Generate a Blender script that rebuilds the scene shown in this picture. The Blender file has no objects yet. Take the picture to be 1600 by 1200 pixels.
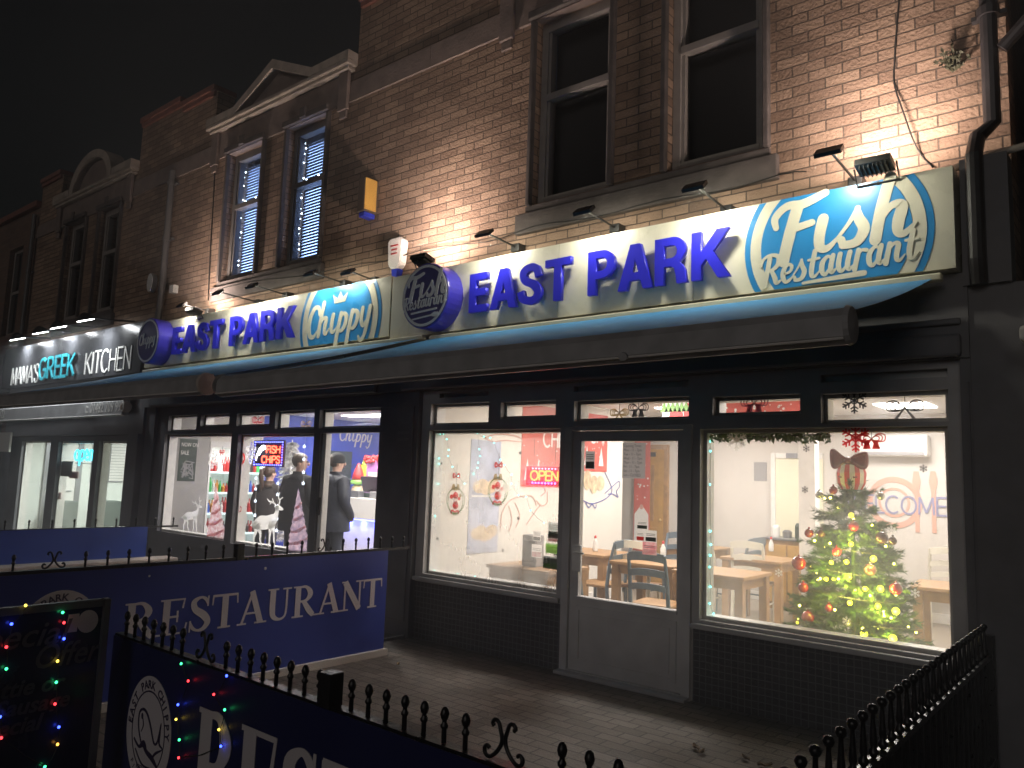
import bpy, bmesh, math, random
from mathutils import Vector, Matrix
random.seed(7)
SC = bpy.context.scene
# ------------------------------------------------------------------ camera
CAM = Vector((0.0, -5.6, 1.62)); FPX = 1214.6
YAW, PITCH, ROLL = math.radians(39.719), math.radians(6.751), math.radians(2.011)
_f = Vector((-math.sin(YAW)*math.cos(PITCH), math.cos(YAW)*math.cos(PITCH), math.sin(PITCH)))
_r = Vector((math.cos(YAW), math.sin(YAW), 0)); _u = _r.cross(_f)
_r2 = math.cos(ROLL)*_r + math.sin(ROLL)*_u; _u2 = -math.sin(ROLL)*_r + math.cos(ROLL)*_u
cd = bpy.data.cameras.new('camera'); cam = bpy.data.objects.new('camera', cd); SC.collection.objects.link(cam)
cam.matrix_world = Matrix(((_r2.x, _u2.x, -_f.x, CAM.x), (_r2.y, _u2.y, -_f.y, CAM.y), (_r2.z, _u2.z, -_f.z, CAM.z), (0, 0, 0, 1)))
cd.sensor_width = 36; cd.lens = FPX/1600*36; cd.clip_start = .05; cd.clip_end = 400
SC.camera = cam
# ------------------------------------------------------------------ night sky, and a low sun lamp added for dim street lighting
wd = bpy.data.worlds.new('World'); SC.world = wd; wd.use_nodes = True
bg = wd.node_tree.nodes['Background']; sky = wd.node_tree.nodes.new('ShaderNodeTexSky')
sky.sky_type = 'NISHITA'; sky.sun_disc = False; sky.sun_elevation = math.radians(4); sky.sun_rotation = math.radians(190)
wd.node_tree.links.new(sky.outputs[0], bg.inputs[0]); bg.inputs[1].default_value = 0.0015
sd = bpy.data.lights.new('sun', 'SUN'); sd.energy = .135; sd.angle = math.radians(25); sd.color = (1, .93, .88)
so = bpy.data.objects.new('sun', sd); SC.collection.objects.link(so); so.rotation_euler = (math.radians(75), 0, math.radians(10))
SC.view_settings.view_transform = 'Standard'; SC.view_settings.look = 'None'; SC.view_settings.exposure = .55; SC.view_settings.gamma = 1
SC.cycles.max_bounces = 7; SC.cycles.transparent_max_bounces = 16; SC.cycles.sample_clamp_indirect = 6; SC.cycles.caustics_refractive = False; SC.cycles.caustics_reflective = False

# ------------------------------------------------------------------ placing helpers: a ray of the survey photo meets a known plane
def ray(x, y): return _r2*((x-800)/FPX) - _u2*((y-600)/FPX) + _f
def PY(x, y, Y=0.0): d = ray(x, y); return CAM + d*((Y-CAM.y)/d.y)
def PX(x, y, X): d = ray(x, y); return CAM + d*((X-CAM.x)/d.x)
def PZ(x, y, Z): d = ray(x, y); return CAM + d*((Z-CAM.z)/d.z)

# ------------------------------------------------------------------ materials
MATS = {}
def nt(m): return m.node_tree.nodes, m.node_tree.links
def mat(name, col, rough=.6, metal=0, emit=None, es=0, noise=0, nscale=8, bump=0, bscale=60, spec=.5, coat=0):
    if name in MATS: return MATS[name]
    m = bpy.data.materials.new(name); m.use_nodes = True; n, l = nt(m); b = n['Principled BSDF']
    b.inputs['Base Color'].default_value = (*col, 1); b.inputs['Roughness'].default_value = rough; b.inputs['Metallic'].default_value = metal
    b.inputs['Specular IOR Level'].default_value = spec
    if coat: b.inputs['Coat Weight'].default_value = coat
    if emit: b.inputs['Emission Color'].default_value = (*emit, 1); b.inputs['Emission Strength'].default_value = es
    if noise:
        g = n.new('ShaderNodeNewGeometry'); t = n.new('ShaderNodeTexNoise'); t.inputs['Scale'].default_value = nscale; t.inputs['Detail'].default_value = 5
        l.new(g.outputs['Position'], t.inputs['Vector'])
        r = n.new('ShaderNodeMapRange'); r.inputs['From Min'].default_value = .3; r.inputs['From Max'].default_value = .7
        r.inputs['To Min'].default_value = 1-noise; r.inputs['To Max'].default_value = 1+noise; l.new(t.outputs['Fac'], r.inputs['Value'])
        mx = n.new('ShaderNodeVectorMath'); mx.operation = 'SCALE'; mx.inputs[0].default_value = col; l.new(r.outputs[0], mx.inputs['Scale']); l.new(mx.outputs[0], b.inputs['Base Color'])
        rr = n.new('ShaderNodeMapRange'); rr.inputs['To Min'].default_value = max(.02, rough-.15); rr.inputs['To Max'].default_value = min(1, rough+.15); l.new(t.outputs['Fac'], rr.inputs['Value']); l.new(rr.outputs[0], b.inputs['Roughness'])
    if bump:
        g = n.new('ShaderNodeNewGeometry'); t = n.new('ShaderNodeTexNoise'); t.inputs['Scale'].default_value = bscale; t.inputs['Detail'].default_value = 6
        l.new(g.outputs['Position'], t.inputs['Vector']); bp = n.new('ShaderNodeBump'); bp.inputs['Strength'].default_value = bump; bp.inputs['Distance'].default_value = .01
        l.new(t.outputs['Fac'], bp.inputs['Height']); l.new(bp.outputs[0], b.inputs['Normal'])
    MATS[name] = m; return m
def glow(name, col, s):
    if name in MATS: return MATS[name]
    m = bpy.data.materials.new(name); m.use_nodes = True; n, l = nt(m); b = n['Principled BSDF']
    b.inputs['Base Color'].default_value = (*[c*.5 for c in col], 1); b.inputs['Emission Color'].default_value = (*col, 1); b.inputs['Emission Strength'].default_value = s
    MATS[name] = m; return m
def brick(name, c1, c2, mortar, bw=.235, rh=.078, ms=.007, axis='xz', bump=.9, rough=.85, var=1.0):
    m = bpy.data.materials.new(name); m.use_nodes = True; n, l = nt(m); b = n['Principled BSDF']
    g = n.new('ShaderNodeNewGeometry'); s = n.new('ShaderNodeSeparateXYZ'); c = n.new('ShaderNodeCombineXYZ'); l.new(g.outputs['Position'], s.inputs[0])
    # wobble so courses are not ruler straight
    w = n.new('ShaderNodeTexNoise'); w.inputs['Scale'].default_value = 5; w.inputs['Detail'].default_value = 3; l.new(g.outputs['Position'], w.inputs['Vector'])
    wm = n.new('ShaderNodeMath'); wm.operation = 'MULTIPLY_ADD'; wm.inputs[1].default_value = .014; wm.inputs[2].default_value = -.007; l.new(w.outputs['Fac'], wm.inputs[0])
    a0, a1 = {'xz': ('X', 'Z'), 'yz': ('Y', 'Z'), 'xy': ('X', 'Y')}[axis]
    ad = n.new('ShaderNodeMath'); ad.operation = 'ADD'; l.new(s.outputs[a1], ad.inputs[0]); l.new(wm.outputs[0], ad.inputs[1])
    if axis == 'xz':   # side returns of the wall also get courses
        ax = n.new('ShaderNodeMath'); ax.operation = 'ADD'; l.new(s.outputs['X'], ax.inputs[0]); l.new(s.outputs['Y'], ax.inputs[1]); l.new(ax.outputs[0], c.inputs[0])
    else: l.new(s.outputs[a0], c.inputs[0])
    l.new(ad.outputs[0], c.inputs[1])
    t = n.new('ShaderNodeTexBrick'); t.inputs['Scale'].default_value = 1; t.inputs['Brick Width'].default_value = bw; t.inputs['Row Height'].default_value = rh
    t.inputs['Mortar Size'].default_value = ms; t.inputs['Mortar Smooth'].default_value = .25; t.inputs['Bias'].default_value = 0
    t.inputs['Color1'].default_value = (0, 0, 0, 1); t.inputs['Color2'].default_value = (1, 1, 1, 1); t.inputs['Mortar'].default_value = (.5, .5, .5, 1); l.new(c.outputs[0], t.inputs['Vector'])
    cr = n.new('ShaderNodeMix'); cr.data_type = 'RGBA'; cr.inputs['A'].default_value = (*c1, 1); cr.inputs['B'].default_value = (*c2, 1); l.new(t.outputs['Color'], cr.inputs['Factor'])
    big = n.new('ShaderNodeTexNoise'); big.inputs['Scale'].default_value = 1.3; big.inputs['Detail'].default_value = 7; big.inputs['Roughness'].default_value = .65; l.new(g.outputs['Position'], big.inputs['Vector'])
    br = n.new('ShaderNodeMapRange'); br.inputs['From Min'].default_value = .3; br.inputs['From Max'].default_value = .7; br.inputs['To Min'].default_value = 1-.35*var; br.inputs['To Max'].default_value = 1+.2*var; l.new(big.outputs['Fac'], br.inputs['Value'])
    sc = n.new('ShaderNodeVectorMath'); sc.operation = 'SCALE'; l.new(cr.outputs['Result'], sc.inputs[0]); l.new(br.outputs[0], sc.inputs['Scale'])
    mx = n.new('ShaderNodeMix'); mx.data_type = 'RGBA'; mx.inputs['B'].default_value = (*mortar, 1); l.new(t.outputs['Fac'], mx.inputs['Factor']); l.new(sc.outputs[0], mx.inputs['A']); l.new(mx.outputs['Result'], b.inputs['Base Color'])
    b.inputs['Roughness'].default_value = rough
    # height: mortar recessed, every brick at its own depth, pitted faces
    fine = n.new('ShaderNodeTexNoise'); fine.inputs['Scale'].default_value = 45; fine.inputs['Detail'].default_value = 6; l.new(g.outputs['Position'], fine.inputs['Vector'])
    h1 = n.new('ShaderNodeMath'); h1.operation = 'MULTIPLY_ADD'; h1.inputs[1].default_value = -1.5; l.new(t.outputs['Fac'], h1.inputs[0])
    h2 = n.new('ShaderNodeMath'); h2.operation = 'MULTIPLY_ADD'; h2.inputs[1].default_value = .8; l.new(t.outputs['Color'], h2.inputs[0])
    h3 = n.new('ShaderNodeMath'); h3.operation = 'MULTIPLY'; h3.inputs[1].default_value = 1.3; l.new(fine.outputs['Fac'], h3.inputs[0])
    l.new(h3.outputs[0], h2.inputs[2]); l.new(h2.outputs[0], h1.inputs[2])
    bp = n.new('ShaderNodeBump'); bp.inputs['Strength'].default_value = bump; bp.inputs['Distance'].default_value = .008; l.new(h1.outputs[0], bp.inputs['Height']); l.new(bp.outputs[0], b.inputs['Normal'])
    MATS[name] = m; return m
def film(name, col, tr=.75, col2=None):
    # thin printed film or paper, lit from either side
    m = bpy.data.materials.new(name); m.use_nodes = True; n, l = nt(m); n.remove(n['Principled BSDF'])
    d = n.new('ShaderNodeBsdfDiffuse'); t = n.new('ShaderNodeBsdfTranslucent'); x = n.new('ShaderNodeMixShader'); d.inputs[0].default_value = t.inputs[0].default_value = (*col, 1); x.inputs[0].default_value = tr
    if col2:
        g = n.new('ShaderNodeNewGeometry'); ns = n.new('ShaderNodeTexNoise'); ns.inputs['Scale'].default_value = 16; ns.inputs['Detail'].default_value = 6; ns.inputs['Roughness'].default_value = .7; l.new(g.outputs['Position'], ns.inputs['Vector'])
        rp = n.new('ShaderNodeMapRange'); rp.inputs['From Min'].default_value = .42; rp.inputs['From Max'].default_value = .58; l.new(ns.outputs['Fac'], rp.inputs['Value']); mx = n.new('ShaderNodeMix'); mx.data_type = 'RGBA'; mx.inputs['A'].default_value = (*col, 1); mx.inputs['B'].default_value = (*col2, 1); l.new(rp.outputs[0], mx.inputs['Factor']); l.new(mx.outputs['Result'], d.inputs[0]); l.new(mx.outputs['Result'], t.inputs[0])
    l.new(d.outputs[0], x.inputs[1]); l.new(t.outputs[0], x.inputs[2]); l.new(x.outputs[0], n['Material Output'].inputs[0]); MATS[name] = m; return m
def pane_mat(name, fog=.05, lowfog=0, tint=(1, 1, 1), refl=.06, zlo=.6, zhi=1.7):
    """window glass: clear, a little mirror, and breath-mist (scattering) in patches and towards the foot of the pane"""
    m = bpy.data.materials.new(name); m.use_nodes = True; n, l = nt(m); n.remove(n['Principled BSDF']); out = n['Material Output']
    tr = n.new('ShaderNodeBsdfTransparent'); tr.inputs[0].default_value = (*tint, 1)
    gl = n.new('ShaderNodeBsdfGlossy'); gl.inputs['Roughness'].default_value = .02
    lw = n.new('ShaderNodeFresnel'); lw.inputs['IOR'].default_value = 1.45
    m1 = n.new('ShaderNodeMixShader'); l.new(lw.outputs[0], m1.inputs[0]); l.new(tr.outputs[0], m1.inputs[1]); l.new(gl.outputs[0], m1.inputs[2])
    ts = n.new('ShaderNodeBsdfTranslucent'); ts.inputs[0].default_value = (.85, .83, .78, 1)
    g = n.new('ShaderNodeNewGeometry'); t = n.new('ShaderNodeTexNoise'); t.inputs['Scale'].default_value = 2.2; t.inputs['Detail'].default_value = 6; l.new(g.outputs['Position'], t.inputs['Vector'])
    mp = n.new('ShaderNodeMapping'); mp.inputs['Scale'].default_value = (30, 30, 1.5); l.new(g.outputs['Position'], mp.inputs[0])
    dr = n.new('ShaderNodeTexNoise'); dr.inputs['Scale'].default_value = 1; dr.inputs['Detail'].default_value = 3; l.new(mp.outputs[0], dr.inputs['Vector'])
    s = n.new('ShaderNodeSeparateXYZ'); l.new(g.outputs['Position'], s.inputs[0])
    zr = n.new('ShaderNodeMapRange'); zr.inputs['From Min'].default_value = zlo; zr.inputs['From Max'].default_value = zhi; zr.inputs['To Min'].default_value = lowfog; zr.inputs['To Max'].default_value = 0; l.new(s.outputs['Z'], zr.inputs['Value'])
    r = n.new('ShaderNodeMapRange'); r.inputs['From Min'].default_value = .3; r.inputs['From Max'].default_value = .7; r.inputs['To Min'].default_value = fog*.45; r.inputs['To Max'].default_value = fog*1.5; l.new(t.outputs['Fac'], r.inputs['Value'])
    d2 = n.new('ShaderNodeMapRange'); d2.inputs['From Min'].default_value = .35; d2.inputs['From Max'].default_value = .7; d2.inputs['To Min'].default_value = .92; d2.inputs['To Max'].default_value = 1.06; l.new(dr.outputs['Fac'], d2.inputs['Value'])
    a = n.new('ShaderNodeMath'); a.operation = 'ADD'; l.new(zr.outputs[0], a.inputs[0]); l.new(r.outputs[0], a.inputs[1])
    a2 = n.new('ShaderNodeMath'); a2.operation = 'MULTIPLY'; a2.use_clamp = True; l.new(a.outputs[0], a2.inputs[0]); l.new(d2.outputs[0], a2.inputs[1])
    m2 = n.new('ShaderNodeMixShader'); l.new(a2.outputs[0], m2.inputs[0]); l.new(m1.outputs[0], m2.inputs[1]); l.new(ts.outputs[0], m2.inputs[2]); l.new(m2.outputs[0], out.inputs[0])
    MATS[name] = m; return m

# ------------------------------------------------------------------ object helpers
def root_loc(o):
    v = Vector((0, 0, 0))
    while o is not None: v = v + o.location; o = o.parent
    return v
def obj(name, bm, m, parent=None, label=None, smooth=False):
    """one mesh object; the bmesh is in world coordinates (or the coordinates of a prototype standing at the origin)"""
    me = bpy.data.meshes.new(name)
    if isinstance(m, str) and m.startswith('film_'):   # window film and paper: a single sheet, no back
        bm.normal_update(); bmesh.ops.delete(bm, geom=[f for f in bm.faces if f.normal.y > -.5], context='FACES')
    if parent is not None: bmesh.ops.translate(bm, verts=bm.verts, vec=-root_loc(parent))
    bm.normal_update(); bm.to_mesh(me); bm.free()
    if smooth: me.shade_smooth()
    for x in (m if isinstance(m, (list, tuple)) else [m]): me.materials.append(MATS[x] if isinstance(x, str) else x)
    o = bpy.data.objects.new(name, me); SC.collection.objects.link(o)
    if parent is not None: o.parent = parent
    if label: o['label'] = label
    return o
def tag(o, label=None, cat=None, group=None, kind=None):
    if label: o['label'] = label
    if cat: o['category'] = cat
    if group: o['group'] = group
    if kind: o['kind'] = kind
    return o
def thing(name, label, cat, loc=(0, 0, 0), group=None):
    o = bpy.data.objects.new(name, None); SC.collection.objects.link(o); o.location = loc; o.empty_display_size = .1
    return tag(o, label, cat, group)
def copy_tree(o, loc=None, rotz=None, label=None, parent=None):
    c = o.copy(); SC.collection.objects.link(c); c.parent = parent
    if loc is not None: c.location = loc
    if rotz is not None: c.rotation_euler = (0, 0, rotz)
    if label: c['label'] = label
    for ch in list(o.children): copy_tree(ch, parent=c)
    return c
def B(): return bmesh.new()
def box(bm, x0, x1, y0, y1, z0, z1, bev=0):
    xs, ys, zs = sorted((x0, x1)), sorted((y0, y1)), sorted((z0, z1))
    v = [bm.verts.new((x, y, z)) for x in xs for y in ys for z in zs]
    fs = [bm.faces.new([v[i] for i in q]) for q in ((0, 1, 3, 2), (4, 6, 7, 5), (0, 4, 5, 1), (2, 3, 7, 6), (0, 2, 6, 4), (1, 5, 7, 3))]
    if bev:
        es = {e for f in fs for e in f.edges}; bmesh.ops.bevel(bm, geom=list(es), offset=bev, segments=2, affect='EDGES', profile=.5)
    return fs
def obox(bm, c, ax, ay, az, hx, hy, hz):
    """box of half sizes along three given unit axes"""
    c = Vector(c); ax, ay, az = Vector(ax).normalized(), Vector(ay).normalized(), Vector(az).normalized()
    v = [bm.verts.new(c + ax*(i*hx) + ay*(j*hy) + az*(k*hz)) for i in (-1, 1) for j in (-1, 1) for k in (-1, 1)]
    for q in ((0, 1, 3, 2), (4, 6, 7, 5), (0, 4, 5, 1), (2, 3, 7, 6), (0, 2, 6, 4), (1, 5, 7, 3)): bm.faces.new([v[i] for i in q])
def frame_axes(d):
    d = Vector(d).normalized(); a = Vector((0, 0, 1)) if abs(d.z) < .9 else Vector((1, 0, 0)); u = d.cross(a).normalized(); return u, d.cross(u).normalized()
def tube(bm, pts, r, n=8, caps=True):
    pts = [Vector(p) for p in pts]; rs = r if isinstance(r, (list, tuple)) else [r]*len(pts); rings = []
    for i, p in enumerate(pts):
        d = (pts[min(i+1, len(pts)-1)] - pts[max(i-1, 0)])
        if i == 0: u, v = frame_axes(d)
        else:
            dn = d.normalized(); u = (u - dn*u.dot(dn)).normalized(); v = dn.cross(u)
        rings.append([bm.verts.new(p + (u*math.cos(2*math.pi*k/n) + v*math.sin(2*math.pi*k/n))*rs[i]) for k in range(n)])
    for a, b in zip(rings, rings[1:]):
        for k in range(n): bm.faces.new((a[k], a[(k+1) % n], b[(k+1) % n], b[k]))
    if caps: bm.faces.new(rings[0][::-1]); bm.faces.new(rings[-1])
def lathe(bm, c, prof, n=12, axis=(0, 0, 1)):
    c = Vector(c); ax = Vector(axis).normalized(); u, v = frame_axes(ax); rings = []
    for r, h in prof: rings.append([bm.verts.new(c + ax*h + (u*math.cos(2*math.pi*k/n) + v*math.sin(2*math.pi*k/n))*max(r, 1e-4)) for k in range(n)])
    for a, b in zip(rings, rings[1:]):
        for k in range(n): bm.faces.new((a[k], a[(k+1) % n], b[(k+1) % n], b[k]))
    bm.faces.new(rings[0][::-1]); bm.faces.new(rings[-1])
def ball(bm, c, r, n=8, sx=1, sy=1, sz=1):
    bmesh.ops.create_uvsphere(bm, u_segments=n, v_segments=max(4, n//2+1), radius=1, matrix=Matrix.Translation(c) @ Matrix.Diagonal((r*sx, r*sy, r*sz, 1)))
def shape2d(fr, loops, h0, h1):
    # filled outline (first loop) with holes (further loops), extruded between two heights
    c = bpy.data.curves.new('t', 'CURVE'); c.dimensions = '2D'; c.fill_mode = 'BOTH'; c.extrude = (h1-h0)/2
    for lp in loops:
        sp = c.splines.new('POLY'); sp.points.add(len(lp)-1); sp.use_cyclic_u = True
        for p, q in zip(sp.points, lp): p.co = (q[0], q[1], 0, 1)
    o = bpy.data.objects.new('t', c); me = bpy.data.meshes.new_from_object(o); bpy.data.objects.remove(o); bpy.data.curves.remove(c)
    bm = B(); bm.from_mesh(me); bpy.data.meshes.remove(me); bmesh.ops.remove_doubles(bm, verts=bm.verts, dist=1e-5)
    for v in bm.verts: v.co = fr.p(v.co.x, v.co.y, (h0+h1)/2+v.co.z)
    bmesh.ops.recalc_face_normals(bm, faces=bm.faces); return bm
class Fr:
    """a flat frame in space: origin, right, up, outward normal"""
    def __init__(s, o, u, v): s.o = Vector(o); s.u = Vector(u).normalized(); s.v = Vector(v).normalized(); s.n = s.u.cross(s.v)
    def p(s, a, b, h=0): return s.o + s.u*a + s.v*b + s.n*h
def FY(x, z, Y): return Fr((x, Y, z), (1, 0, 0), (0, 0, 1))       # faces the street (-y)
def FX(y, z, X): return Fr((X, y, z), (0, 1, 0), (0, 0, 1))       # faces +x
def prism(bm, fr, pts, h0, h1):
    a = [bm.verts.new(fr.p(x, y, h1)) for x, y in pts]; b = [bm.verts.new(fr.p(x, y, h0)) for x, y in pts]
    bm.faces.new(a); bm.faces.new(b[::-1]); n = len(pts)
    for i in range(n): bm.faces.new((a[i], b[i], b[(i+1) % n], a[(i+1) % n]))
def circ(cx, cy, rx, ry=None, n=40, a0=0, a1=2*math.pi):
    ry = rx if ry is None else ry; full = abs(a1-a0-2*math.pi) < 1e-6
    return [(cx+rx*math.cos(a0+(a1-a0)*k/(n if full else n-1)), cy+ry*math.sin(a0+(a1-a0)*k/(n if full else n-1))) for k in range(n)]
def ringp(bm, fr, cx, cy, r0, r1, h0, h1, n=40, sy=1):
    for k in range(n):
        a, b = 2*math.pi*k/n, 2*math.pi*(k+1)/n
        prism(bm, fr, [(cx+r0*math.cos(a), cy+sy*r0*math.sin(a)), (cx+r1*math.cos(a), cy+sy*r1*math.sin(a)), (cx+r1*math.cos(b), cy+sy*r1*math.sin(b)), (cx+r0*math.cos(b), cy+sy*r0*math.sin(b))], h0, h1)
def clip(pts, axis, val, keep_less):
    out = []; n = len(pts); ins = lambda p: (p[axis] <= val) if keep_less else (p[axis] >= val)
    for i in range(n):
        a, b = pts[i], pts[(i+1) % n]
        if ins(a): out.append(a)
        if ins(a) != ins(b):
            t = (val-a[axis])/(b[axis]-a[axis]); out.append((a[0]+(b[0]-a[0])*t, a[1]+(b[1]-a[1])*t))
    return out
# ---- strokes: a brush of varying width, used for lettering and drawings
def smooth_path(pts, sub=5):
    if len(pts) < 3: return [tuple(p) for p in pts]
    out = []; P = [pts[0]] + list(pts) + [pts[-1]]
    for i in range(1, len(P)-2):
        for k in range(sub):
            t = k/sub; q = []
            for a, b, c, d in zip(P[i-1], P[i], P[i+1], P[i+2]): q.append(.5*(2*b + (c-a)*t + (2*a-5*b+4*c-d)*t*t + (3*b-a-3*c+d)*t**3))
            out.append(tuple(q))
    out.append(tuple(pts[-1])); return out
_eps = [0]
def stroke(bm, fr, pts, h0, h1, w=None, smooth=True, roundcap=False, closed=False):
    if w is not None: pts = [(p[0], p[1], w) for p in pts]
    if smooth: pts = smooth_path(pts)
    pts = [p for i, p in enumerate(pts) if i == 0 or (p[0]-pts[i-1][0])**2 + (p[1]-pts[i-1][1])**2 > 1e-12]
    if len(pts) < 2: return
    _eps[0] = (_eps[0]+1) % 7; e = _eps[0]*1.2e-4; h1 += e
    L, Rr = [], []
    for i, (x, y, ww) in enumerate(pts):
        x0, y0 = pts[max(i-1, 0)][:2]; x1, y1 = pts[min(i+1, len(pts)-1)][:2]; dx, dy = x1-x0, y1-y0; d = math.hypot(dx, dy) or 1
        L.append((x-dy/d*ww/2, y+dx/d*ww/2)); Rr.append((x+dy/d*ww/2, y-dx/d*ww/2))
    if roundcap:
        for end in (0, -1):
            x, y, ww = pts[end]; prism(bm, fr, circ(x, y, ww/2, n=10), h0, h1+6e-5)
    va = [[bm.verts.new(fr.p(*q, h)) for q in S] for S, h in ((L, h1), (Rr, h1), (L, h0), (Rr, h0))]
    for i in range(len(pts)-1):
        bm.faces.new((va[1][i], va[1][i+1], va[0][i+1], va[0][i])); bm.faces.new((va[0][i], va[0][i+1], va[2][i+1], va[2][i]))
        bm.faces.new((va[1][i+1], va[1][i], va[3][i], va[3][i+1])); bm.faces.new((va[2][i], va[2][i+1], va[3][i+1], va[3][i]))
    bm.faces.new((va[0][0], va[2][0], va[3][0], va[1][0])); bm.faces.new((va[1][-1], va[3][-1], va[2][-1], va[0][-1]))
SCRIPT = {
 'i': (.66, [[(.22, 1.02, .36), (.17, .5, .36), (.22, .13, .32), (.42, .05, .22), (.66, .32, .1)]]),
 's': (.82, [[(-.05, .25, .1), (.22, .68, .13), (.42, 1.12, .16)], [(.40, 1.12, .16), (.46, .8, .32), (.62, .42, .36), (.47, .06, .3), (.14, .04, .26)], [(.14, .05, .22), (.08, .22, .26)]]),
 'h': (1.0, [[(.3, 1.85, .36), (.16, .9, .36), (.1, 0, .36)], [(.15, .5, .14), (.38, .94, .22), (.64, .9, .34), (.6, .45, .36), (.62, .12, .3), (.78, .04, .22), (1.0, .3, .1)]]),
 'p': (.92, [[(.24, 1, .36), (.12, .2, .36), (.02, -.72, .36)], [(.18, .6, .14), (.42, .98, .24), (.7, .75, .36), (.66, .3, .36), (.42, .02, .26), (.2, .1, .16)]]),
 'y': (.9, [[(.14, 1.0, .34), (.12, .4, .34), (.3, .04, .26), (.58, .35, .2)], [(.72, 1.0, .36), (.62, .2, .36), (.48, -.5, .3), (.2, -.75, .24), (.02, -.5, .18)]]),
 'C': (1.0, [[(1.0, 1.25, .26), (.86, 1.65, .28), (.5, 1.68, .32), (.2, 1.2, .4), (.15, .6, .4), (.35, .1, .34), (.7, .02, .28), (1.0, .35, .12)]]),
 'F': (1.05, [[(.55, 1.6, .4), (.42, .8, .4), (.32, -.1, .4)], [(.02, 1.05, .2), (-.04, 1.4, .26), (.25, 1.7, .28), (.7, 1.66, .32), (1.25, 1.85, .26)], [(.46, .9, .26), (.98, .98, .24)]]),
 'R': (1.15, [[(.46, 1.6, .36), (.38, .8, .36), (.28, 0, .36)], [(-.05, 1.2, .2), (.1, 1.58, .22), (.5, 1.72, .26), (.95, 1.55, .34), (.95, 1.1, .34), (.62, .84, .24), (.45, .85, .2)], [(.6, .85, .28), (.85, .4, .36), (.97, .08, .3), (1.2, .18, .14)]]),
 'e': (.76, [[(.2, .48, .18), (.55, .58, .2), (.64, .85, .26), (.42, 1.0, .24), (.2, .75, .34), (.18, .35, .36), (.4, .03, .28), (.78, .28, .12)]]),
 't': (.62, [[(.3, 1.45, .34), (.2, .6, .36), (.24, .12, .32), (.42, .05, .22), (.64, .3, .1)], [(-.02, 1.0, .2), (.56, 1.0, .2)]]),
 'a': (.9, [[(.62, .85, .2), (.4, 1.0, .24), (.15, .7, .36), (.16, .25, .36), (.36, .03, .26), (.6, .4, .16)], [(.7, 1.0, .34), (.62, .4, .36), (.7, .08, .3), (.94, .28, .1)]]),
 'u': (.9, [[(.17, 1, .34), (.12, .4, .36), (.3, .04, .28), (.6, .35, .16)], [(.68, 1, .34), (.6, .4, .36), (.7, .08, .3), (.94, .28, .1)]]),
 'r': (.66, [[(.22, 1, .34), (.15, .4, .36), (.1, 0, .36)], [(.16, .55, .14), (.36, .95, .2), (.62, .92, .3)]]),
 'n': (1.0, [[(.22, 1, .34), (.1, 0, .36)], [(.15, .5, .14), (.38, .94, .22), (.64, .9, .34), (.6, .45, .36), (.62, .12, .3), (.78, .04, .22), (1.0, .3, .1)]]),
 'l': (.5, [[(.28, 1.85, .34), (.14, .7, .34), (.2, .1, .3), (.36, .06, .2), (.5, .3, .1)]]),
 'c': (.74, [[(.62, .8, .28), (.42, 1.0, .24), (.18, .7, .36), (.18, .3, .36), (.4, .03, .26), (.74, .28, .12)]]),
}
def c_arc(cx, cy, r, a0, a1, ry=None, n=9): return [(cx+r*math.cos(math.radians(a0+(a1-a0)*k/(n-1))), cy+(ry or r)*math.sin(math.radians(a0+(a1-a0)*k/(n-1)))) for k in range(n)]
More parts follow.
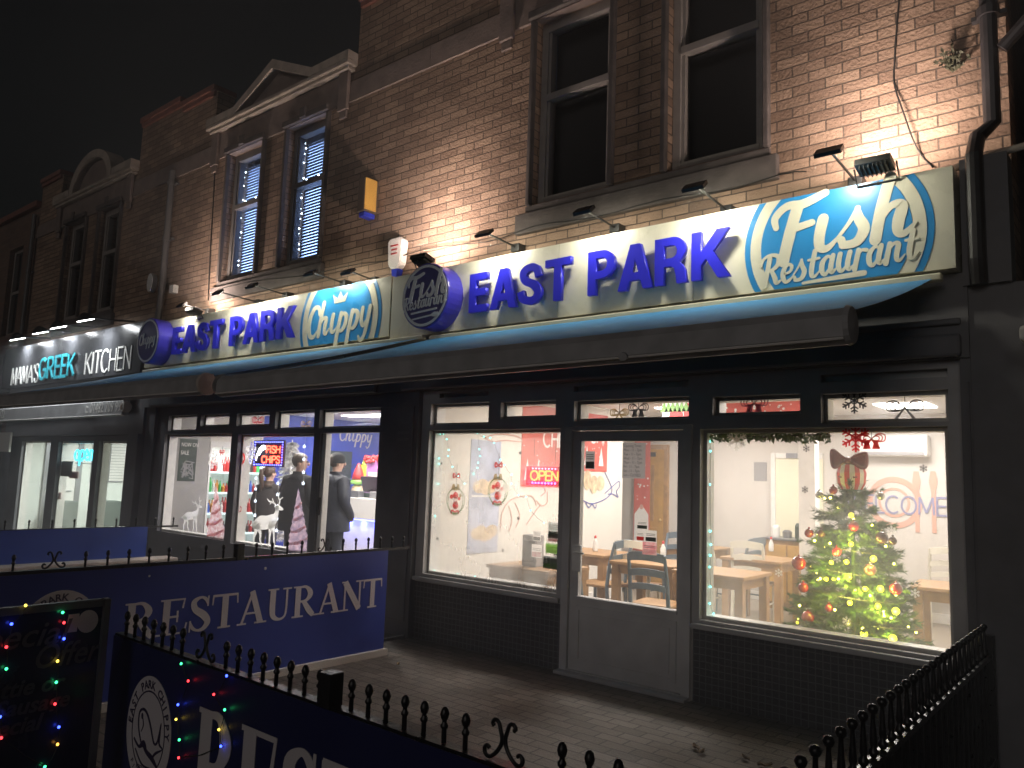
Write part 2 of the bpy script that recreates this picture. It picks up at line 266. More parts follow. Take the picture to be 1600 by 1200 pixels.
SANS = {   # cap height 1, centre lines; width is given when drawn
 'A': (.86, [[(.02, 0), (.42, 1)], [(.42, 1), (.82, 0)], [(.17, .34), (.67, .34)]]),
 'C': (.86, [c_arc(.44, .5, .4, 48, 312, .5)]), 'E': (.64, [[(.06, 0), (.06, 1)], [(.0, 1), (.58, 1)], [(0, .52), (.54, .52)], [(0, 0), (.6, 0)]]),
 'G': (.9, [c_arc(.44, .5, .4, 48, 340, .5), [(.5, .46), (.84, .46)], [(.84, .5), (.84, .04)]]), 'H': (.8, [[(.06, 0), (.06, 1)], [(.68, 0), (.68, 1)], [(.06, .52), (.68, .52)]]),
 'I': (.26, [[(.1, 0), (.1, 1)]]), 'K': (.76, [[(.06, 0), (.06, 1)], [(.68, 1), (.08, .4)], [(.26, .56), (.72, 0)]]), 'M': (.98, [[(.06, 0), (.1, 1)], [(.1, 1), (.46, .1)], [(.46, .1), (.82, 1)], [(.82, 1), (.86, 0)]]),
 'N': (.82, [[(.06, 0), (.06, 1)], [(.06, 1), (.7, 0)], [(.7, 0), (.7, 1)]]), 'P': (.72, [[(.06, 0), (.06, 1)], [(.06, 1)]+[(.38, 1)]+c_arc(.38, .75, .26, 90, -90, .25)+[(.06, .5)]]),
 'R': (.76, [[(.06, 0), (.06, 1)], [(.06, 1)]+[(.38, 1)]+c_arc(.38, .75, .26, 90, -90, .25)+[(.06, .5)], [(.36, .5), (.68, 0)]]),
 'S': (.72, [[(.62, .78), (.54, .93), (.34, 1.0), (.13, .92), (.09, .74), (.2, .58), (.46, .46), (.62, .32), (.6, .1), (.4, 0), (.16, .04), (.05, .24)]]),
 'T': (.74, [[(.0, 1), (.7, 1)], [(.35, 0), (.35, 1)]]), "'": (.16, [[(.08, 1), (.06, .8)]]), ' ': (.4, []), 'O': (.96, [c_arc(.46, .5, .4, 90, 450, .5, 17)]),
 'F': (.62, [[(.06, 0), (.06, 1)], [(0, 1), (.58, 1)], [(0, .52), (.5, .52)]]), 'W': (1.1, [[(.02, 1), (.28, 0)], [(.28, 0), (.52, .95)], [(.52, .95), (.76, 0)], [(.76, 0), (1.02, 1)]]),
 'L': (.6, [[(.06, 1), (.06, 0)], [(.02, 0), (.56, 0)]]), 'U': (.8, [[(.06, 1), (.06, .3)]+c_arc(.37, .3, .31, 180, 360, .3)+[(.68, 1)]]), 'Y': (.74, [[(.0, 1), (.36, .45)], [(.72, 1), (.36, .45)], [(.36, .48), (.36, 0)]]),
 'D': (.8, [[(.06, 0), (.06, 1)], [(.03, 1), (.3, 1)]+c_arc(.3, .5, .42, 90, -90, .5)+[(.03, 0)]]),
}
def _ribbon(pts):
    P = smooth_path(pts, 6); L, Rr = [], []
    for i, (x, y, w) in enumerate(P):
        x0, y0 = P[max(i-1, 0)][:2]; x1, y1 = P[min(i+1, len(P)-1)][:2]; dx, dy = x1-x0, y1-y0; d = math.hypot(dx, dy) or 1
        L.append((x-dy/d*w/2, y+dx/d*w/2)); Rr.append((x+dy/d*w/2, y-dx/d*w/2))
    return L+Rr[::-1]
BOLD = {   # heavy grotesque capitals as outlines with holes
 'E': (.64, [[(0, 0), (.6, 0), (.6, .18), (.21, .18), (.21, .42), (.55, .42), (.55, .59), (.21, .59), (.21, .82), (.58, .82), (.58, 1), (0, 1)]]),
 'A': (.84, [[(0, 0), (.22, 0), (.285, .2), (.555, .2), (.62, 0), (.84, 0), (.54, 1), (.30, 1)], [(.335, .37), (.42, .68), (.505, .37)]]),
 'S': (.74, [_ribbon([(.60, .66, .20), (.53, .85, .19), (.34, .905, .19), (.14, .80, .20), (.20, .60, .20), (.46, .47, .21), (.60, .28, .20), (.50, .115, .19), (.32, .095, .19), (.13, .17, .19), (.07, .34, .20)])]),
 'T': (.73, [[(.0, .82), (.26, .82), (.26, 0), (.47, 0), (.47, .82), (.73, .82), (.73, 1), (0, 1)]]),
 'P': (.73, [[(0, 0), (.21, 0), (.21, .36)]+c_arc(.38, .68, .32, -90, 90)+[(0, 1)], [(.21, .53), (.21, .83)]+c_arc(.36, .68, .15, 90, -90)]),
 'R': (.78, [[(0, 0), (.21, 0), (.21, .38), (.36, .38), (.45, .33), (.49, .18), (.51, 0), (.75, 0), (.71, .1), (.69, .28), (.62, .40), (.56, .45)]+c_arc(.42, .72, .28, -35, 90)+[(0, 1)], [(.21, .55), (.21, .83)]+c_arc(.38, .69, .14, 90, -90)]),
 'K': (.82, [[(0, 0), (.21, 0), (.21, .3), (.32, .42), (.57, 0), (.83, 0), (.46, .57), (.81, 1), (.55, 1), (.21, .57), (.21, 1), (0, 1)]]), ' ': (.36, []),
}
SERIF = {
 'R': (.96, [[(.2, .03, .2), (.2, .97, .2)], [(.02, .975, .05), (.4, .975, .05)], [(.0, .025, .05), (.42, .025, .05)], [(.28, .965, .06), (.5, .955, .1), (.66, .74, .2), (.52, .53, .1), (.28, .5, .06)], [(.42, .5, .14), (.62, .22, .2), (.8, .03, .16)], [(.7, .025, .05), (.98, .025, .05)]]),
 'E': (.84, [[(.2, .03, .2), (.2, .97, .2)], [(.02, .975, .05), (.72, .975, .05)], [(.02, .025, .05), (.76, .025, .05)], [(.25, .5, .06), (.55, .5, .06)], [(.52, .34, .05), (.52, .66, .05)], [(.71, 1, .04), (.66, .72, .05)], [(.74, 0, .04), (.8, .3, .05)]]),
 'S': (.72, [[(.58, .74, .05), (.5, .91, .1), (.34, .97, .07), (.15, .85, .16), (.2, .64, .19), (.45, .46, .22), (.59, .26, .19), (.48, .07, .12), (.3, .03, .07), (.14, .12, .1), (.06, .3, .05)], [(.58, 1, .04), (.57, .7, .05)], [(.06, 0, .04), (.07, .32, .05)]]),
 'T': (.84, [[(.0, .965, .07), (.8, .965, .07)], [(.4, .03, .2), (.4, .96, .2)], [(.02, .98, .05), (.0, .7, .04)], [(.78, .98, .05), (.8, .7, .04)], [(.2, .025, .05), (.6, .025, .05)]]),
 'A': (.96, [[(.12, .02, .07), (.45, .98, .08)], [(.43, 1.0, .18), (.76, .02, .2)], [(.24, .33, .06), (.62, .33, .06)], [(-.02, .025, .05), (.28, .025, .05)], [(.56, .025, .05), (.97, .025, .05)]]),
 'U': (.92, [[(.2, .97, .2), (.2, .35, .2), (.26, .12, .16), (.46, .03, .08), (.64, .1, .07), (.7, .35, .07), (.7, .97, .07)], [(.02, .975, .05), (.4, .975, .05)], [(.55, .975, .05), (.86, .975, .05)]]),
 'N': (.94, [[(.14, .02, .07), (.14, .97, .07)], [(.14, .97, .22), (.76, .03, .22)], [(.77, .02, .07), (.77, .98, .07)], [(.0, .025, .05), (.3, .025, .05)], [(.6, .975, .05), (.92, .975, .05)], [(.0, .975, .05), (.24, .975, .05)]]),
 ' ': (.4, []),
}
def write(bm, fr, text, font, x, y, size, h0, h1, w=None, slant=0, sx=1, track=0, rise=0, roundcap=False, xspan=None, wk=1):
    """draws text with the stroke fonts; xspan fits it to a length; rise tilts the base line"""
    adv = sum(font[c][0]+track for c in text)
    if xspan: sx = xspan/(adv*size)
    cx = 0
    for c in text:
        a, strokes = font[c]
        for st in strokes:
            pts = []
            for p in st:
                px = (cx+p[0])*size*sx + p[1]*size*slant; pts.append((x+px, y+p[1]*size+px*rise, (p[2] if len(p) > 2 else w)*size*wk))
            stroke(bm, fr, pts, h0, h1, smooth=len(pts) > 2, roundcap=roundcap)
        cx += a+track
    return adv*size*sx
def font_text(fr, text, size, x=0, y=0, h=.002, ext=.001, bold=0, sx=1, align='LEFT', shear=0):
    """text with Blender's own font as a bmesh lying on a frame"""
    c = bpy.data.curves.new('t', 'FONT'); c.body = text; c.size = size; c.extrude = ext; c.offset = bold; c.align_x = align; c.shear = shear; c.resolution_u = 3
    o = bpy.data.objects.new('t', c); me = bpy.data.meshes.new_from_object(o); bpy.data.objects.remove(o); bpy.data.curves.remove(c)
    bm = B(); bm.from_mesh(me); bpy.data.meshes.remove(me)
    for v in bm.verts: v.co = fr.p(x+v.co.x*sx, y+v.co.y, h+ext+v.co.z)
    return bm
def add_bm(dst, src):
    me = bpy.data.meshes.new('tmp'); src.to_mesh(me); src.free(); dst.from_mesh(me); bpy.data.meshes.remove(me)
def arc_text(dst, fr, text, size, cx, cy, r, a_mid, span, h, ry=None, flip=False, bold=.0):
    ry = ry or r; n = len(text)
    for i, ch in enumerate(text):
        if ch == ' ': continue
        t = (i-(n-1)/2)/max(1, n-1); a = math.radians(a_mid + (span*t if flip else -span*t))
        px, py = cx+r*math.cos(a), cy+ry*math.sin(a)
        ang = math.atan2(math.sin(a)*r, math.cos(a)*ry) + (math.pi/2 if flip else -math.pi/2)
        sub = Fr(fr.p(px, py), fr.u*math.cos(ang)+fr.v*math.sin(ang), fr.v*math.cos(ang)-fr.u*math.sin(ang))
        add_bm(dst, font_text(sub, ch, size, 0, -size*.35, h, .0005, bold, align='CENTER'))
def wall(bm, x0, x1, z0, z1, y0, y1, holes=()):
    """a wall with openings, as columns of boxes butted end to end"""
    xs = sorted({x0, x1, *[min(max(q, x0), x1) for h in holes for q in h[:2]]})
    for a, b in zip(xs, xs[1:]):
        m = (a+b)/2; hs = sorted([(h[2], h[3]) for h in holes if h[0] < m < h[1]]); z = z0
        for lo, hi in hs:
            if lo > z: box(bm, a, b, y0, y1, z, lo)
            z = max(z, hi)
        if z < z1: box(bm, a, b, y0, y1, z, z1)
def lamp(name, parent, loc, target, power, size, sy=None, col=(1, 1, 1), spread=180):
    d = bpy.data.lights.new(name, 'AREA'); d.energy = power; d.color = col; d.shape = 'RECTANGLE'; d.size = size; d.size_y = sy or size; d.spread = math.radians(spread)
    o = bpy.data.objects.new(name, d); SC.collection.objects.link(o); o.parent = parent
    o.location = Vector(loc) - root_loc(parent); o.rotation_euler = (Vector(target)-Vector(loc)).to_track_quat('-Z', 'Y').to_euler(); return o
# ================================================================== materials of the place
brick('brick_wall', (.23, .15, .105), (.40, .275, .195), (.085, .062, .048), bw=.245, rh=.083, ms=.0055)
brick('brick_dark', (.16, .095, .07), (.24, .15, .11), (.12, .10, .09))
brick('paving', (.125, .105, .085), (.19, .162, .135), (.05, .042, .036), bw=.21, rh=.105, ms=.006, axis='xy', bump=.5, rough=.75)
brick('mosaic', (.045, .045, .05), (.065, .065, .07), (.13, .13, .135), bw=.05, rh=.05, ms=.004, axis='xz', bump=.3, rough=.35, var=.3)
MATS['mosaic'].node_tree.nodes['Brick Texture'].offset = 0
mat('stone', (.22, .17, .15), .85, noise=.25, nscale=5, bump=.5, bscale=30)
mat('steel_dim', (.17, .165, .17), .5)
mat('stone_dark', (.10, .085, .08), .85, noise=.3, nscale=7, bump=.4, bscale=30)
mat('stone_pale', (.40, .34, .29), .8, noise=.25, nscale=6, bump=.3, bscale=30)
mat('terracotta', (.24, .10, .075), .8, noise=.25, nscale=7, bump=.3, bscale=40)
mat('asphalt', (.05, .05, .05), .9, noise=.25, nscale=20, bump=.5, bscale=120)
mat('slate', (.04, .042, .05), .7, noise=.2)
mat('frame_grey', (.47, .455, .45), .42, noise=.10, nscale=6)
mat('frame_white', (.78, .76, .73), .45, noise=.08, nscale=8)
mat('door_grey', (.60, .58, .57), .42, noise=.10, nscale=5)
mat('dark_front', (.14, .137, .147), .5, noise=.2, nscale=4)
mat('black_metal', (.012, .012, .013), .32, noise=.2, nscale=30, bump=.15, bscale=80)
mat('pipe_black', (.03, .028, .03), .4, noise=.2, nscale=12)
mat('cable', (.012, .012, .012), .6)
mat('sign_cream', (.74, .71, .57), .28, noise=.035, nscale=2.5)
mat('sign_blue', (.035, .035, .75), .3)
mat('sign_sky', (.03, .27, .62), .3, noise=.05, nscale=3)
mat('badge_face', (.09, .08, .24), .4); mat('badge_side', (.06, .05, .55), .3); mat('badge_pale', (.8, .8, .82), .5)
mat('awning_blue', (.045, .25, .52), .75, noise=.12, nscale=5, bump=.15, bscale=25)
mat('awning_dark', (.38, .38, .39), .5, noise=.2, nscale=7)
mat('awning_underside', (.05, .07, .10), .8, noise=.1)
mat('greek_panel', (.055, .056, .062), .22, noise=.1, nscale=3)
mat('white_paint', (.78, .77, .74), .5, noise=.05); mat('teal', (.03, .42, .52), .4); mat('black_paint', (.02, .02, .022), .4)
mat('room_white', (.74, .70, .64), .8, noise=.03, nscale=2); mat('room_grey', (.62, .58, .54), .8, noise=.03, nscale=2); mat('room_greek', (.72, .76, .72), .7, noise=.03)
mat('room_blue', (.02, .06, .52), .5); mat('room_floor', (.30, .25, .20), .4, noise=.1); mat('ceiling_white', (.75, .73, .70), .9)
mat('wood', (.38, .215, .095), .45, noise=.22, nscale=9); mat('wood_door', (.50, .28, .08), .4, noise=.15, nscale=7)
mat('chair_blue', (.13, .18, .23), .5, noise=.08); mat('chair_cream', (.72, .68, .58), .5, noise=.06)
glow('panel_light', (1, .95, .88), 7); glow('panel_cool', (.92, 1, .96), 6)
pane_mat('pane_fish', .22, .15); pane_mat('pane_tree', .12, .10); pane_mat('pane_chip', .006, .004); pane_mat('pane_greek', .06, .05); pane_mat('pane_dark', .012, 0); pane_mat('pane_door', .03, .03); pane_mat('pane_top', .10, 0)

mat('room_dark_grey', (.34, .33, .32), .7, noise=.05)  # darker grey for the return wall
mat('frame_window_dark', (.13, .12, .115), .5, noise=.12, nscale=9)
mat('frame_window', (.30, .27, .25), .5, noise=.12, nscale=9)
mat('blind', (.62, .66, .75), .5)
mat('unlit_room_dark', (.035, .035, .036), .9)
mat('render_grey', (.10, .10, .10), .9, noise=.15)
mat('lit_room_cream', (.80, .76, .58), .5)
glow('led', (1, .97, .85), 30)
glow('led_flood', (1, .80, .66), 60)
mat('lamp_pale', (.7, .7, .68), .4)
mat('lamp_black', (.02, .02, .02), .4, noise=.1)
glow('led_cool', (.95, .98, 1), 22)
mat('cap_tan', (.55, .48, .43), .5)
mat('cassette_cream', (.70, .66, .48), .4)
mat('pipe_grey', (.10, .095, .095), .5)
mat('strobe_blue', (.03, .05, .5), .2)
mat('red_print', (.5, .03, .04), .5)
mat('box_dark', (.10, .07, .05), .6)
mat('box_yellow', (.62, .36, .08), .5)
mat('weed_green', (.035, .035, .016), .7)
glow('icicle', (.65, .82, 1), 14)
mat('banner_blue', (.030, .052, .29), .38, noise=.10, nscale=2.5)
mat('banner_blue_shaded', (.013, .017, .085), .4, noise=.12, nscale=2.5)  # same banner blue, darkened: the street side's shade is put into the colour
mat('sheet_black', (.01, .01, .014), .4, noise=.2)
mat('banner_white', (.62, .58, .60), .5)
mat('edge_pale', (.62, .56, .5), .6)
mat('banner_plain', (.018, .055, .30), .35, noise=.1, nscale=3)
mat('sign_navy', (.022, .026, .075), .25, noise=.15)
mat('steel_grey', (.20, .20, .22), .35, .5, noise=.1)
mat('sign_text', (.10, .10, .13), .5)
mat('leaf_tan', (.30, .23, .16), .7, noise=.2, nscale=40)
mat('welcome_print', (.26, .26, .42), .7)
mat('plate_print', (.66, .36, .28), .7)
mat('paper_white', (.75, .73, .70), .7)
mat('paper_grey', (.30, .29, .30), .7)
mat('ink', (.04, .04, .045), .6)
mat('red_mural', (.60, .10, .075), .6, noise=.08)
mat('pink_line', (.60, .33, .28), .7)
mat('blue_line', (.10, .12, .40), .7)
mat('sign_case', (.04, .012, .03), .4)
mat('poster_blue', (.42, .46, .60), .5, noise=.25, nscale=6)
mat('poster_orange', (.66, .50, .33), .5, noise=.35, nscale=14)
mat('card_green', (.22, .46, .10), .5)
mat('card_dark', (.03, .05, .04), .5)
mat('card_pink', (.55, .22, .25), .6)
mat('sticker_white', (.82, .80, .78), .6)
mat('sticker_red', (.60, .04, .04), .5)
mat('sticker_dark', (.10, .10, .11), .6)
mat('sticker_gold', (.50, .34, .12), .4)
mat('sticker_green', (.10, .20, .06), .6)
mat('frosted', (.50, .50, .49), .8, noise=.05)
mat('pine', (.035, .085, .03), .6, noise=.35, nscale=25)
mat('pine_light', (.07, .13, .05), .6, noise=.3, nscale=25)
mat('bauble_red', (.26, .012, .02), .18, coat=1)
mat('bauble_dark', (.10, .04, .05), .2, coat=1)
mat('bauble_silver', (.5, .5, .5), .2, .8)
mat('ribbon_dark', (.15, .012, .022), .4)
mat('stripe_white', (.75, .68, .62), .5)
glow('tree_light', (1, .84, .12), 16)
glow('tree_glow', (.85, .80, .05), 1.5)
glow('led_red', (1, .06, .03), 9)
glow('led_orange', (1, .15, .02), 5)
glow('led_blue', (.1, .12, 1), 9)
glow('led_pink', (1, .35, .9), 5)
glow('led_white', (.9, .95, 1), 6)
glow('neon_cyan', (.02, .75, 1), 3)
glow('cold_led', (.12, .85, .82), 6)
glow('star_led', (.8, .88, 1), 1.4)
glow('led_shelf', (.75, .95, .95), .7)
mat('display_pink', (.50, .20, .52), .5, noise=.3, nscale=12)
mat('bottle_yellow', (.55, .55, .05), .4)
mat('tinsel_white', (.75, .74, .72), .5)
mat('film_pink', (.62, .30, .32), .5, noise=.35, nscale=60)
mat('film_silver', (.58, .50, .52), .5, noise=.35, nscale=60)
mat('film_mauve', (.38, .27, .36), .5, noise=.4, nscale=50)
mat('coat_black', (.012, .012, .015), .9, noise=.25, nscale=20, bump=.3, bscale=25)
mat('coat_navy', (.014, .017, .028), .6, noise=.25, nscale=14, bump=.6, bscale=18)
mat('coat_brown', (.026, .02, .02), .9, noise=.25, nscale=20, bump=.3, bscale=25)
mat('trousers', (.03, .035, .05), .8)
mat('skin', (.52, .32, .24), .5, noise=.06)
mat('hair_brown', (.05, .026, .015), .5, noise=.4, nscale=40, bump=.6, bscale=90)
mat('hair_grey', (.055, .038, .026), .55, noise=.4, nscale=40, bump=.6, bscale=90)
mat('knit_black', (.014, .014, .016), .9, bump=.6, bscale=120)
mat('shoe', (.02, .02, .02), .4)

# ================================================================== ground
bm = B(); box(bm, -60, 40, -40, -3.6, -.3, -.012); tag(obj('pavement', bm, 'asphalt'), kind='structure', label='dark street pavement in front of the railings')
bm = B(); box(bm, -18, 3, -3.6, 0.06, -.3, 0); tag(obj('forecourt_ground', bm, 'paving'), kind='structure', label='brick paved forecourt in front of the shops')
bm = B(); box(bm, -60, 40, 6.6, 60, -.3, -.05); tag(obj('back_yard_ground', bm, 'asphalt'), kind='structure')

# ================================================================== the terrace: one house per shop
XF0, XF1, XC0, XG0, XN0 = -6.02, -.62, -11.7, -17.45, -24.0
def house(name, label, x0, x1, c, top, bm_mat='brick_wall', blinds=False):
    h = thing(name, label, 'building', ((x0+x1)/2, 0, 0))
    win = [(c-1.14, c-.27), (c+.31, c+1.15)]; holes = [(a, b, 4.22, 6.1) for a, b in win]
    bm = B(); wall(bm, x0, x1, 2.9, 6.10, .05, .33, holes); wall(bm, x0, c-1.5, 6.36, 6.60, .05, .33); wall(bm, c+1.5, x1, 6.36, 6.60, .05, .33)
    wall(bm, x0, c-1.5, 6.10, 6.36, .12, .33); wall(bm, c+1.5, x1, 6.10, 6.36, .12, .33); wall(bm, c-1.5, c+1.5, 6.10, 6.60, .12, .33)
    for a, b, zt in ((x0, c-1.66, 7.25), (c+1.66, x1, 7.36)): box(bm, a, b, .052, .33, 6.60, zt)
    obj('wall', bm, bm_mat, h)
    bm = B(); box(bm, x0, x1, 6.3, 6.55, -.05, 8.8); box(bm, x0, x0+.12, .33, 6.3, 2.75, 6.7); box(bm, x1-.12, x1, .33, 6.3, 2.75, 6.7); box(bm, x0+.12, x1-.12, .33, 6.3, 2.78, 2.9); obj('back_wall', bm, 'brick_dark', h)
    bm = B(); v = [bm.verts.new(p) for p in ((x0, .35, 6.75), (x1, .35, 6.75), (x1, 6.2, 8.7), (x0, 6.2, 8.7), (x0, .35, 6.68), (x1, .35, 6.68), (x1, 6.2, 8.6), (x0, 6.2, 8.6))]
    for q in ((0, 1, 2, 3), (7, 6, 5, 4), (0, 4, 5, 1), (1, 5, 6, 2), (2, 6, 7, 3), (3, 7, 4, 0)): bm.faces.new([v[i] for i in q])
    obj('roof', bm, 'slate', h)
    # parapet coping
    bm = B()
    for a, b, zt in ((x0+.01, c-1.68, 7.25), (c+1.68, x1-.01, 7.36)):
        bm = B(); box(bm, a, b, -.02, .37, zt, zt+.09, .012); box(bm, a+.02, b-.02, .01, .35, zt-.07, zt-.0001); obj('coping', bm, 'terracotta', h)
    # stone dressings
    bm = B()
    for a, b in ((x0+.002, c-1.5), (c+1.5, x1-.002)): box(bm, a, b, .025, .119, 6.105, 6.355)
    box(bm, c-1.5, c+1.5, .02, .118, 6.102, 6.50); obj('stone_band', bm, 'stone', h)
    bm = B(); box(bm, c-1.3, c+1.27, -.015, .049, 3.93, 4.13, .01); box(bm, c-1.2, c+1.2, .02, .2, 4.131, 4.2); obj('window_sill', bm, 'stone_dark', h)
    for s in (-1, 1):
        bm = B(); box(bm, c+s*1.5-.09, c+s*1.5+.09, -.03, .018, 6.0, 6.49, .01); box(bm, c+s*1.5-.07, c+s*1.5+.07, -.01, .018, 5.9, 5.998, .01); obj('bracket', bm, 'stone', h)
    bm = B(); box(bm, c-1.62, c+1.62, -.06, .1, 6.50, 6.545, .008); box(bm, c-1.66, c+1.66, -.10, .1, 6.547, 6.60, .01); obj('cornice', bm, 'stone_pale', h)
    bm = B()
    if top == 'pediment':
        prism(bm, FY(c, 6.601, .0), [(-.9, .0), (.9, .0), (0, .42)], -.25, -.02)
        obj('tympanum', bm, 'stone', h); bm = B()
        pts = [(-1.66, .0), (-.88, .0), (0, .40), (.88, .0), (1.66, .0), (1.66, .11), (.92, .11), (0, .53), (-.92, .11), (-1.66, .11)]
        for q in ([0, 1, 8, 9], [1, 2, 7, 8], [2, 3, 6, 7], [3, 4, 5, 6]): prism(bm, FY(c, 6.602, 0), [pts[i] for i in q], -.2, .10)
        obj('pediment', bm, 'stone_pale', h)
    else:
        prism(bm, FY(c, 6.601, .0), circ(0, 0, .72, .5, 20, 0, math.pi), -.25, -.02); obj('tympanum', bm, 'stone', h); bm = B()
        for k in range(16):
            a, b = math.pi*k/16, math.pi*(k+1)/16
            prism(bm, FY(c, 6.602, 0), [(.74*math.cos(a), .52*math.sin(a)), (.9*math.cos(a), .66*math.sin(a)), (.9*math.cos(b), .66*math.sin(b)), (.74*math.cos(b), .52*math.sin(b))], -.2, .1)
        for s in (-1, 1): box(bm, c+s*.92, c+s*1.66, -.1, .2, 6.602, 6.72)
        obj('arch', bm, 'stone_pale', h)
    # sash windows
    for a, b in win:
        bm = B(); fr = .075
        for (u0, u1, w0, w1, y0, y1) in ((a, a+fr, 4.22, 6.1, .13, .24), (b-fr, b, 4.22, 6.1, .13, .24), (a+fr, b-fr, 4.22, 4.31, .13, .24), (a+fr, b-fr, 6.0, 6.1, .13, .24), (a+fr, b-fr, 5.28, 5.35, .12, .24)): box(bm, u0, u1, y0, y1, w0, w1, .006)
        for (u0, u1, w0, w1) in ((a+fr, a+fr+.03, 4.31, 5.28), (b-fr-.03, b-fr, 4.31, 5.28), (a+fr, a+fr+.03, 5.35, 6.0), (b-fr-.03, b-fr, 5.35, 6.0)): box(bm, u0, u1, .15, .23, w0, w1)
        f = obj('sash_window', bm, 'frame_window' if not blinds else 'frame_window_dark', h)
        bm = B(); v = [bm.verts.new(p) for p in ((a+.07, .2, 4.3), (b-.07, .2, 4.3), (b-.07, .2, 6.02), (a+.07, .2, 6.02))]; bm.faces.new(v); obj('pane', bm, 'pane_dark', f)
        # moulded jamb and head of the opening
        bm = B(); box(bm, a-.05, a-.002, -.005, .128, 4.21, 6.1, .01); box(bm, b+.002, b+.05, -.005, .128, 4.21, 6.1, .01); box(bm, a-.06, b+.06, -.04, .009, 6.101, 6.18, .01); box(bm, (a+b)/2-.06, (a+b)/2+.06, -.07, -.041, 6.11, 6.25, .01); obj('window_surround', bm, 'stone_dark', h)
        if blinds:
            bm = B(); z = 4.36
            while z < 5.98:
                obox(bm, ((a+b)/2, .30, z), (1, 0, 0), (0, .8, .6), (0, -.6, .8), (b-a)/2-.09, .022, .0012); z += .042
            obj('slat_blind', bm, 'blind', f)
        else:
            bm = B(); box(bm, a+.02, b-.02, .36, .38, 4.2, 6.1); obj('dark_room_sheet', bm, 'unlit_room_dark', f)  # dark sheet standing in for the unlit room behind the pane
    return h
fish = house('restaurant_house', 'brick terraced house holding the lit fish restaurant with the big windows and the glazed door', XF0, XF1, -3.38, 'pediment')
chip = house('chip_shop_house', 'brick terraced house over the chip shop with blue lit blinds in its upper windows', XC0, XF0, -9.0, 'pediment', blinds=True)
greek = house('kitchen_house', 'dim brick house with an arched gable over the shop with the black fascia', XG0, XC0, -14.75, 'arch')
far = thing('neighbour_house', 'unlit dark house at the far end of the terrace', 'building', ((XN0+XG0)/2, 0, 0))
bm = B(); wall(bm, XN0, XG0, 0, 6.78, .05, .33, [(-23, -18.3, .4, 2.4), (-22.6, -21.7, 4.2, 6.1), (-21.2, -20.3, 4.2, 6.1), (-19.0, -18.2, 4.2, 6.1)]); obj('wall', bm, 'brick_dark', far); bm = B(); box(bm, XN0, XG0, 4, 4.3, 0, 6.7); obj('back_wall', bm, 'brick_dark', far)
for a, b, lo, hi in ((-23, -18.3, .4, 2.4), (-22.6, -21.7, 4.2, 6.1), (-21.2, -20.3, 4.2, 6.1), (-19.0, -18.2, 4.2, 6.1)):
    bm = B(); wall(bm, a, b, lo, hi, .15, .22, [(a+.07, b-.07, lo+.07, (lo+hi)/2-.03), (a+.07, b-.07, (lo+hi)/2+.03, hi-.07)]); f = obj('window_frame', bm, 'frame_window', far)
    bm = B(); box(bm, a+.05, b-.05, .25, .26, lo+.05, hi-.05); obj('pane', bm, 'black_paint', f)
bm = B(); box(bm, XN0, XG0, -.05, .37, 6.78, 6.9, .01); obj('coping', bm, 'terracotta', far)
bm = B(); box(bm, XN0, -17.75, -.22, .04, 2.95, 3.7); obj('fascia', bm, 'dark_front', far)
nb = thing('neighbour_building', 'dark building past the drainpipe at the right end of the restaurant', 'building', (2.5, 0, 0))
bm = B(); box(bm, -.5, 6, -.04, .33, 2.9, 8.0); obj('wall', bm, 'brick_wall', nb)
bm = B(); box(bm, -.86, 6, -.12, .3, 0, 2.899); obj('shutter_front', bm, 'dark_front', nb); bm = B(); box(bm, -.88, -.62, -.16, .04, 2.9, 3.72); obj('fascia_end', bm, 'dark_front', nb)
bm = B(); z = .3
while z < 2.7: box(bm, -.5, 5.5, -.145, -.121, z, z+.07, .008); z += .085
obj('roller_shutter', bm, 'dark_front', nb)
bm = B(); box(bm, -.56, 3.5, -.5, -.12, 2.47, 2.56, .02); obj('sign_box', bm, 'frame_white', nb, label='pale shallow canopy box')

# ================================================================== shop fronts
def shopfront(h, x0, x1, z0, z1, panes, m='frame_grey', name='shopfront_frame', ring=True, y0=-.06, y1=.06):
    bm = B(); wall(bm, x0, x1, z0, z1, y0, y1, [p[:4] for p in panes])
    f = obj(name, bm, m, h)
    for (a, b, lo, hi, pm) in panes:
        if pm is None: continue
        bm = B(); v = [bm.verts.new(p) for p in ((a-.001, .0, lo-.001), (b+.001, .0, lo-.001), (b+.001, .0, hi+.001), (a-.001, .0, hi+.001))]; bm.faces.new(v); obj('pane', bm, pm, f)
        if ring:
            bm = B(); t = .028
            box(bm, a+.0005, a+t, .004, .125, lo+.0005, hi-.0005); box(bm, b-t, b-.0005, .004, .125, lo+.0005, hi-.0005); box(bm, a+t, b-t, .004, .125, lo+.0005, lo+t); box(bm, a+t, b-t, .004, .125, hi-t, hi-.0005)
            obj('glazing_bead', bm, 'frame_white', f)
    return f
WL, DR, WR = (-5.67, -4.03), (-3.97, -2.77), (-2.70, -1.01)
shopfront(fish, -5.78, -.92, .55, 2.45, [
    (WL[0], WL[1], .63, 2.05, 'pane_fish'), (-3.98, -2.76, .5, 2.07, None), (WR[0], WR[1], .60, 2.03, 'pane_tree'),
    (-5.66, -4.88, 2.10, 2.315, 'pane_top'), (-4.73, -4.09, 2.15, 2.305, 'pane_fish'), (-3.89, -2.80, 2.11, 2.29, 'pane_door'), (-2.60, -1.93, 2.13, 2.275, 'pane_door'), (-1.79, -1.0, 2.06, 2.265, 'pane_top'),
    (-5.55, -4.89, 2.375, 2.42, 'pane_door'), (-3.90, -2.80, 2.365, 2.42, 'pane_door'), (-1.79, -1.0, 2.345, 2.40, 'pane_door')])
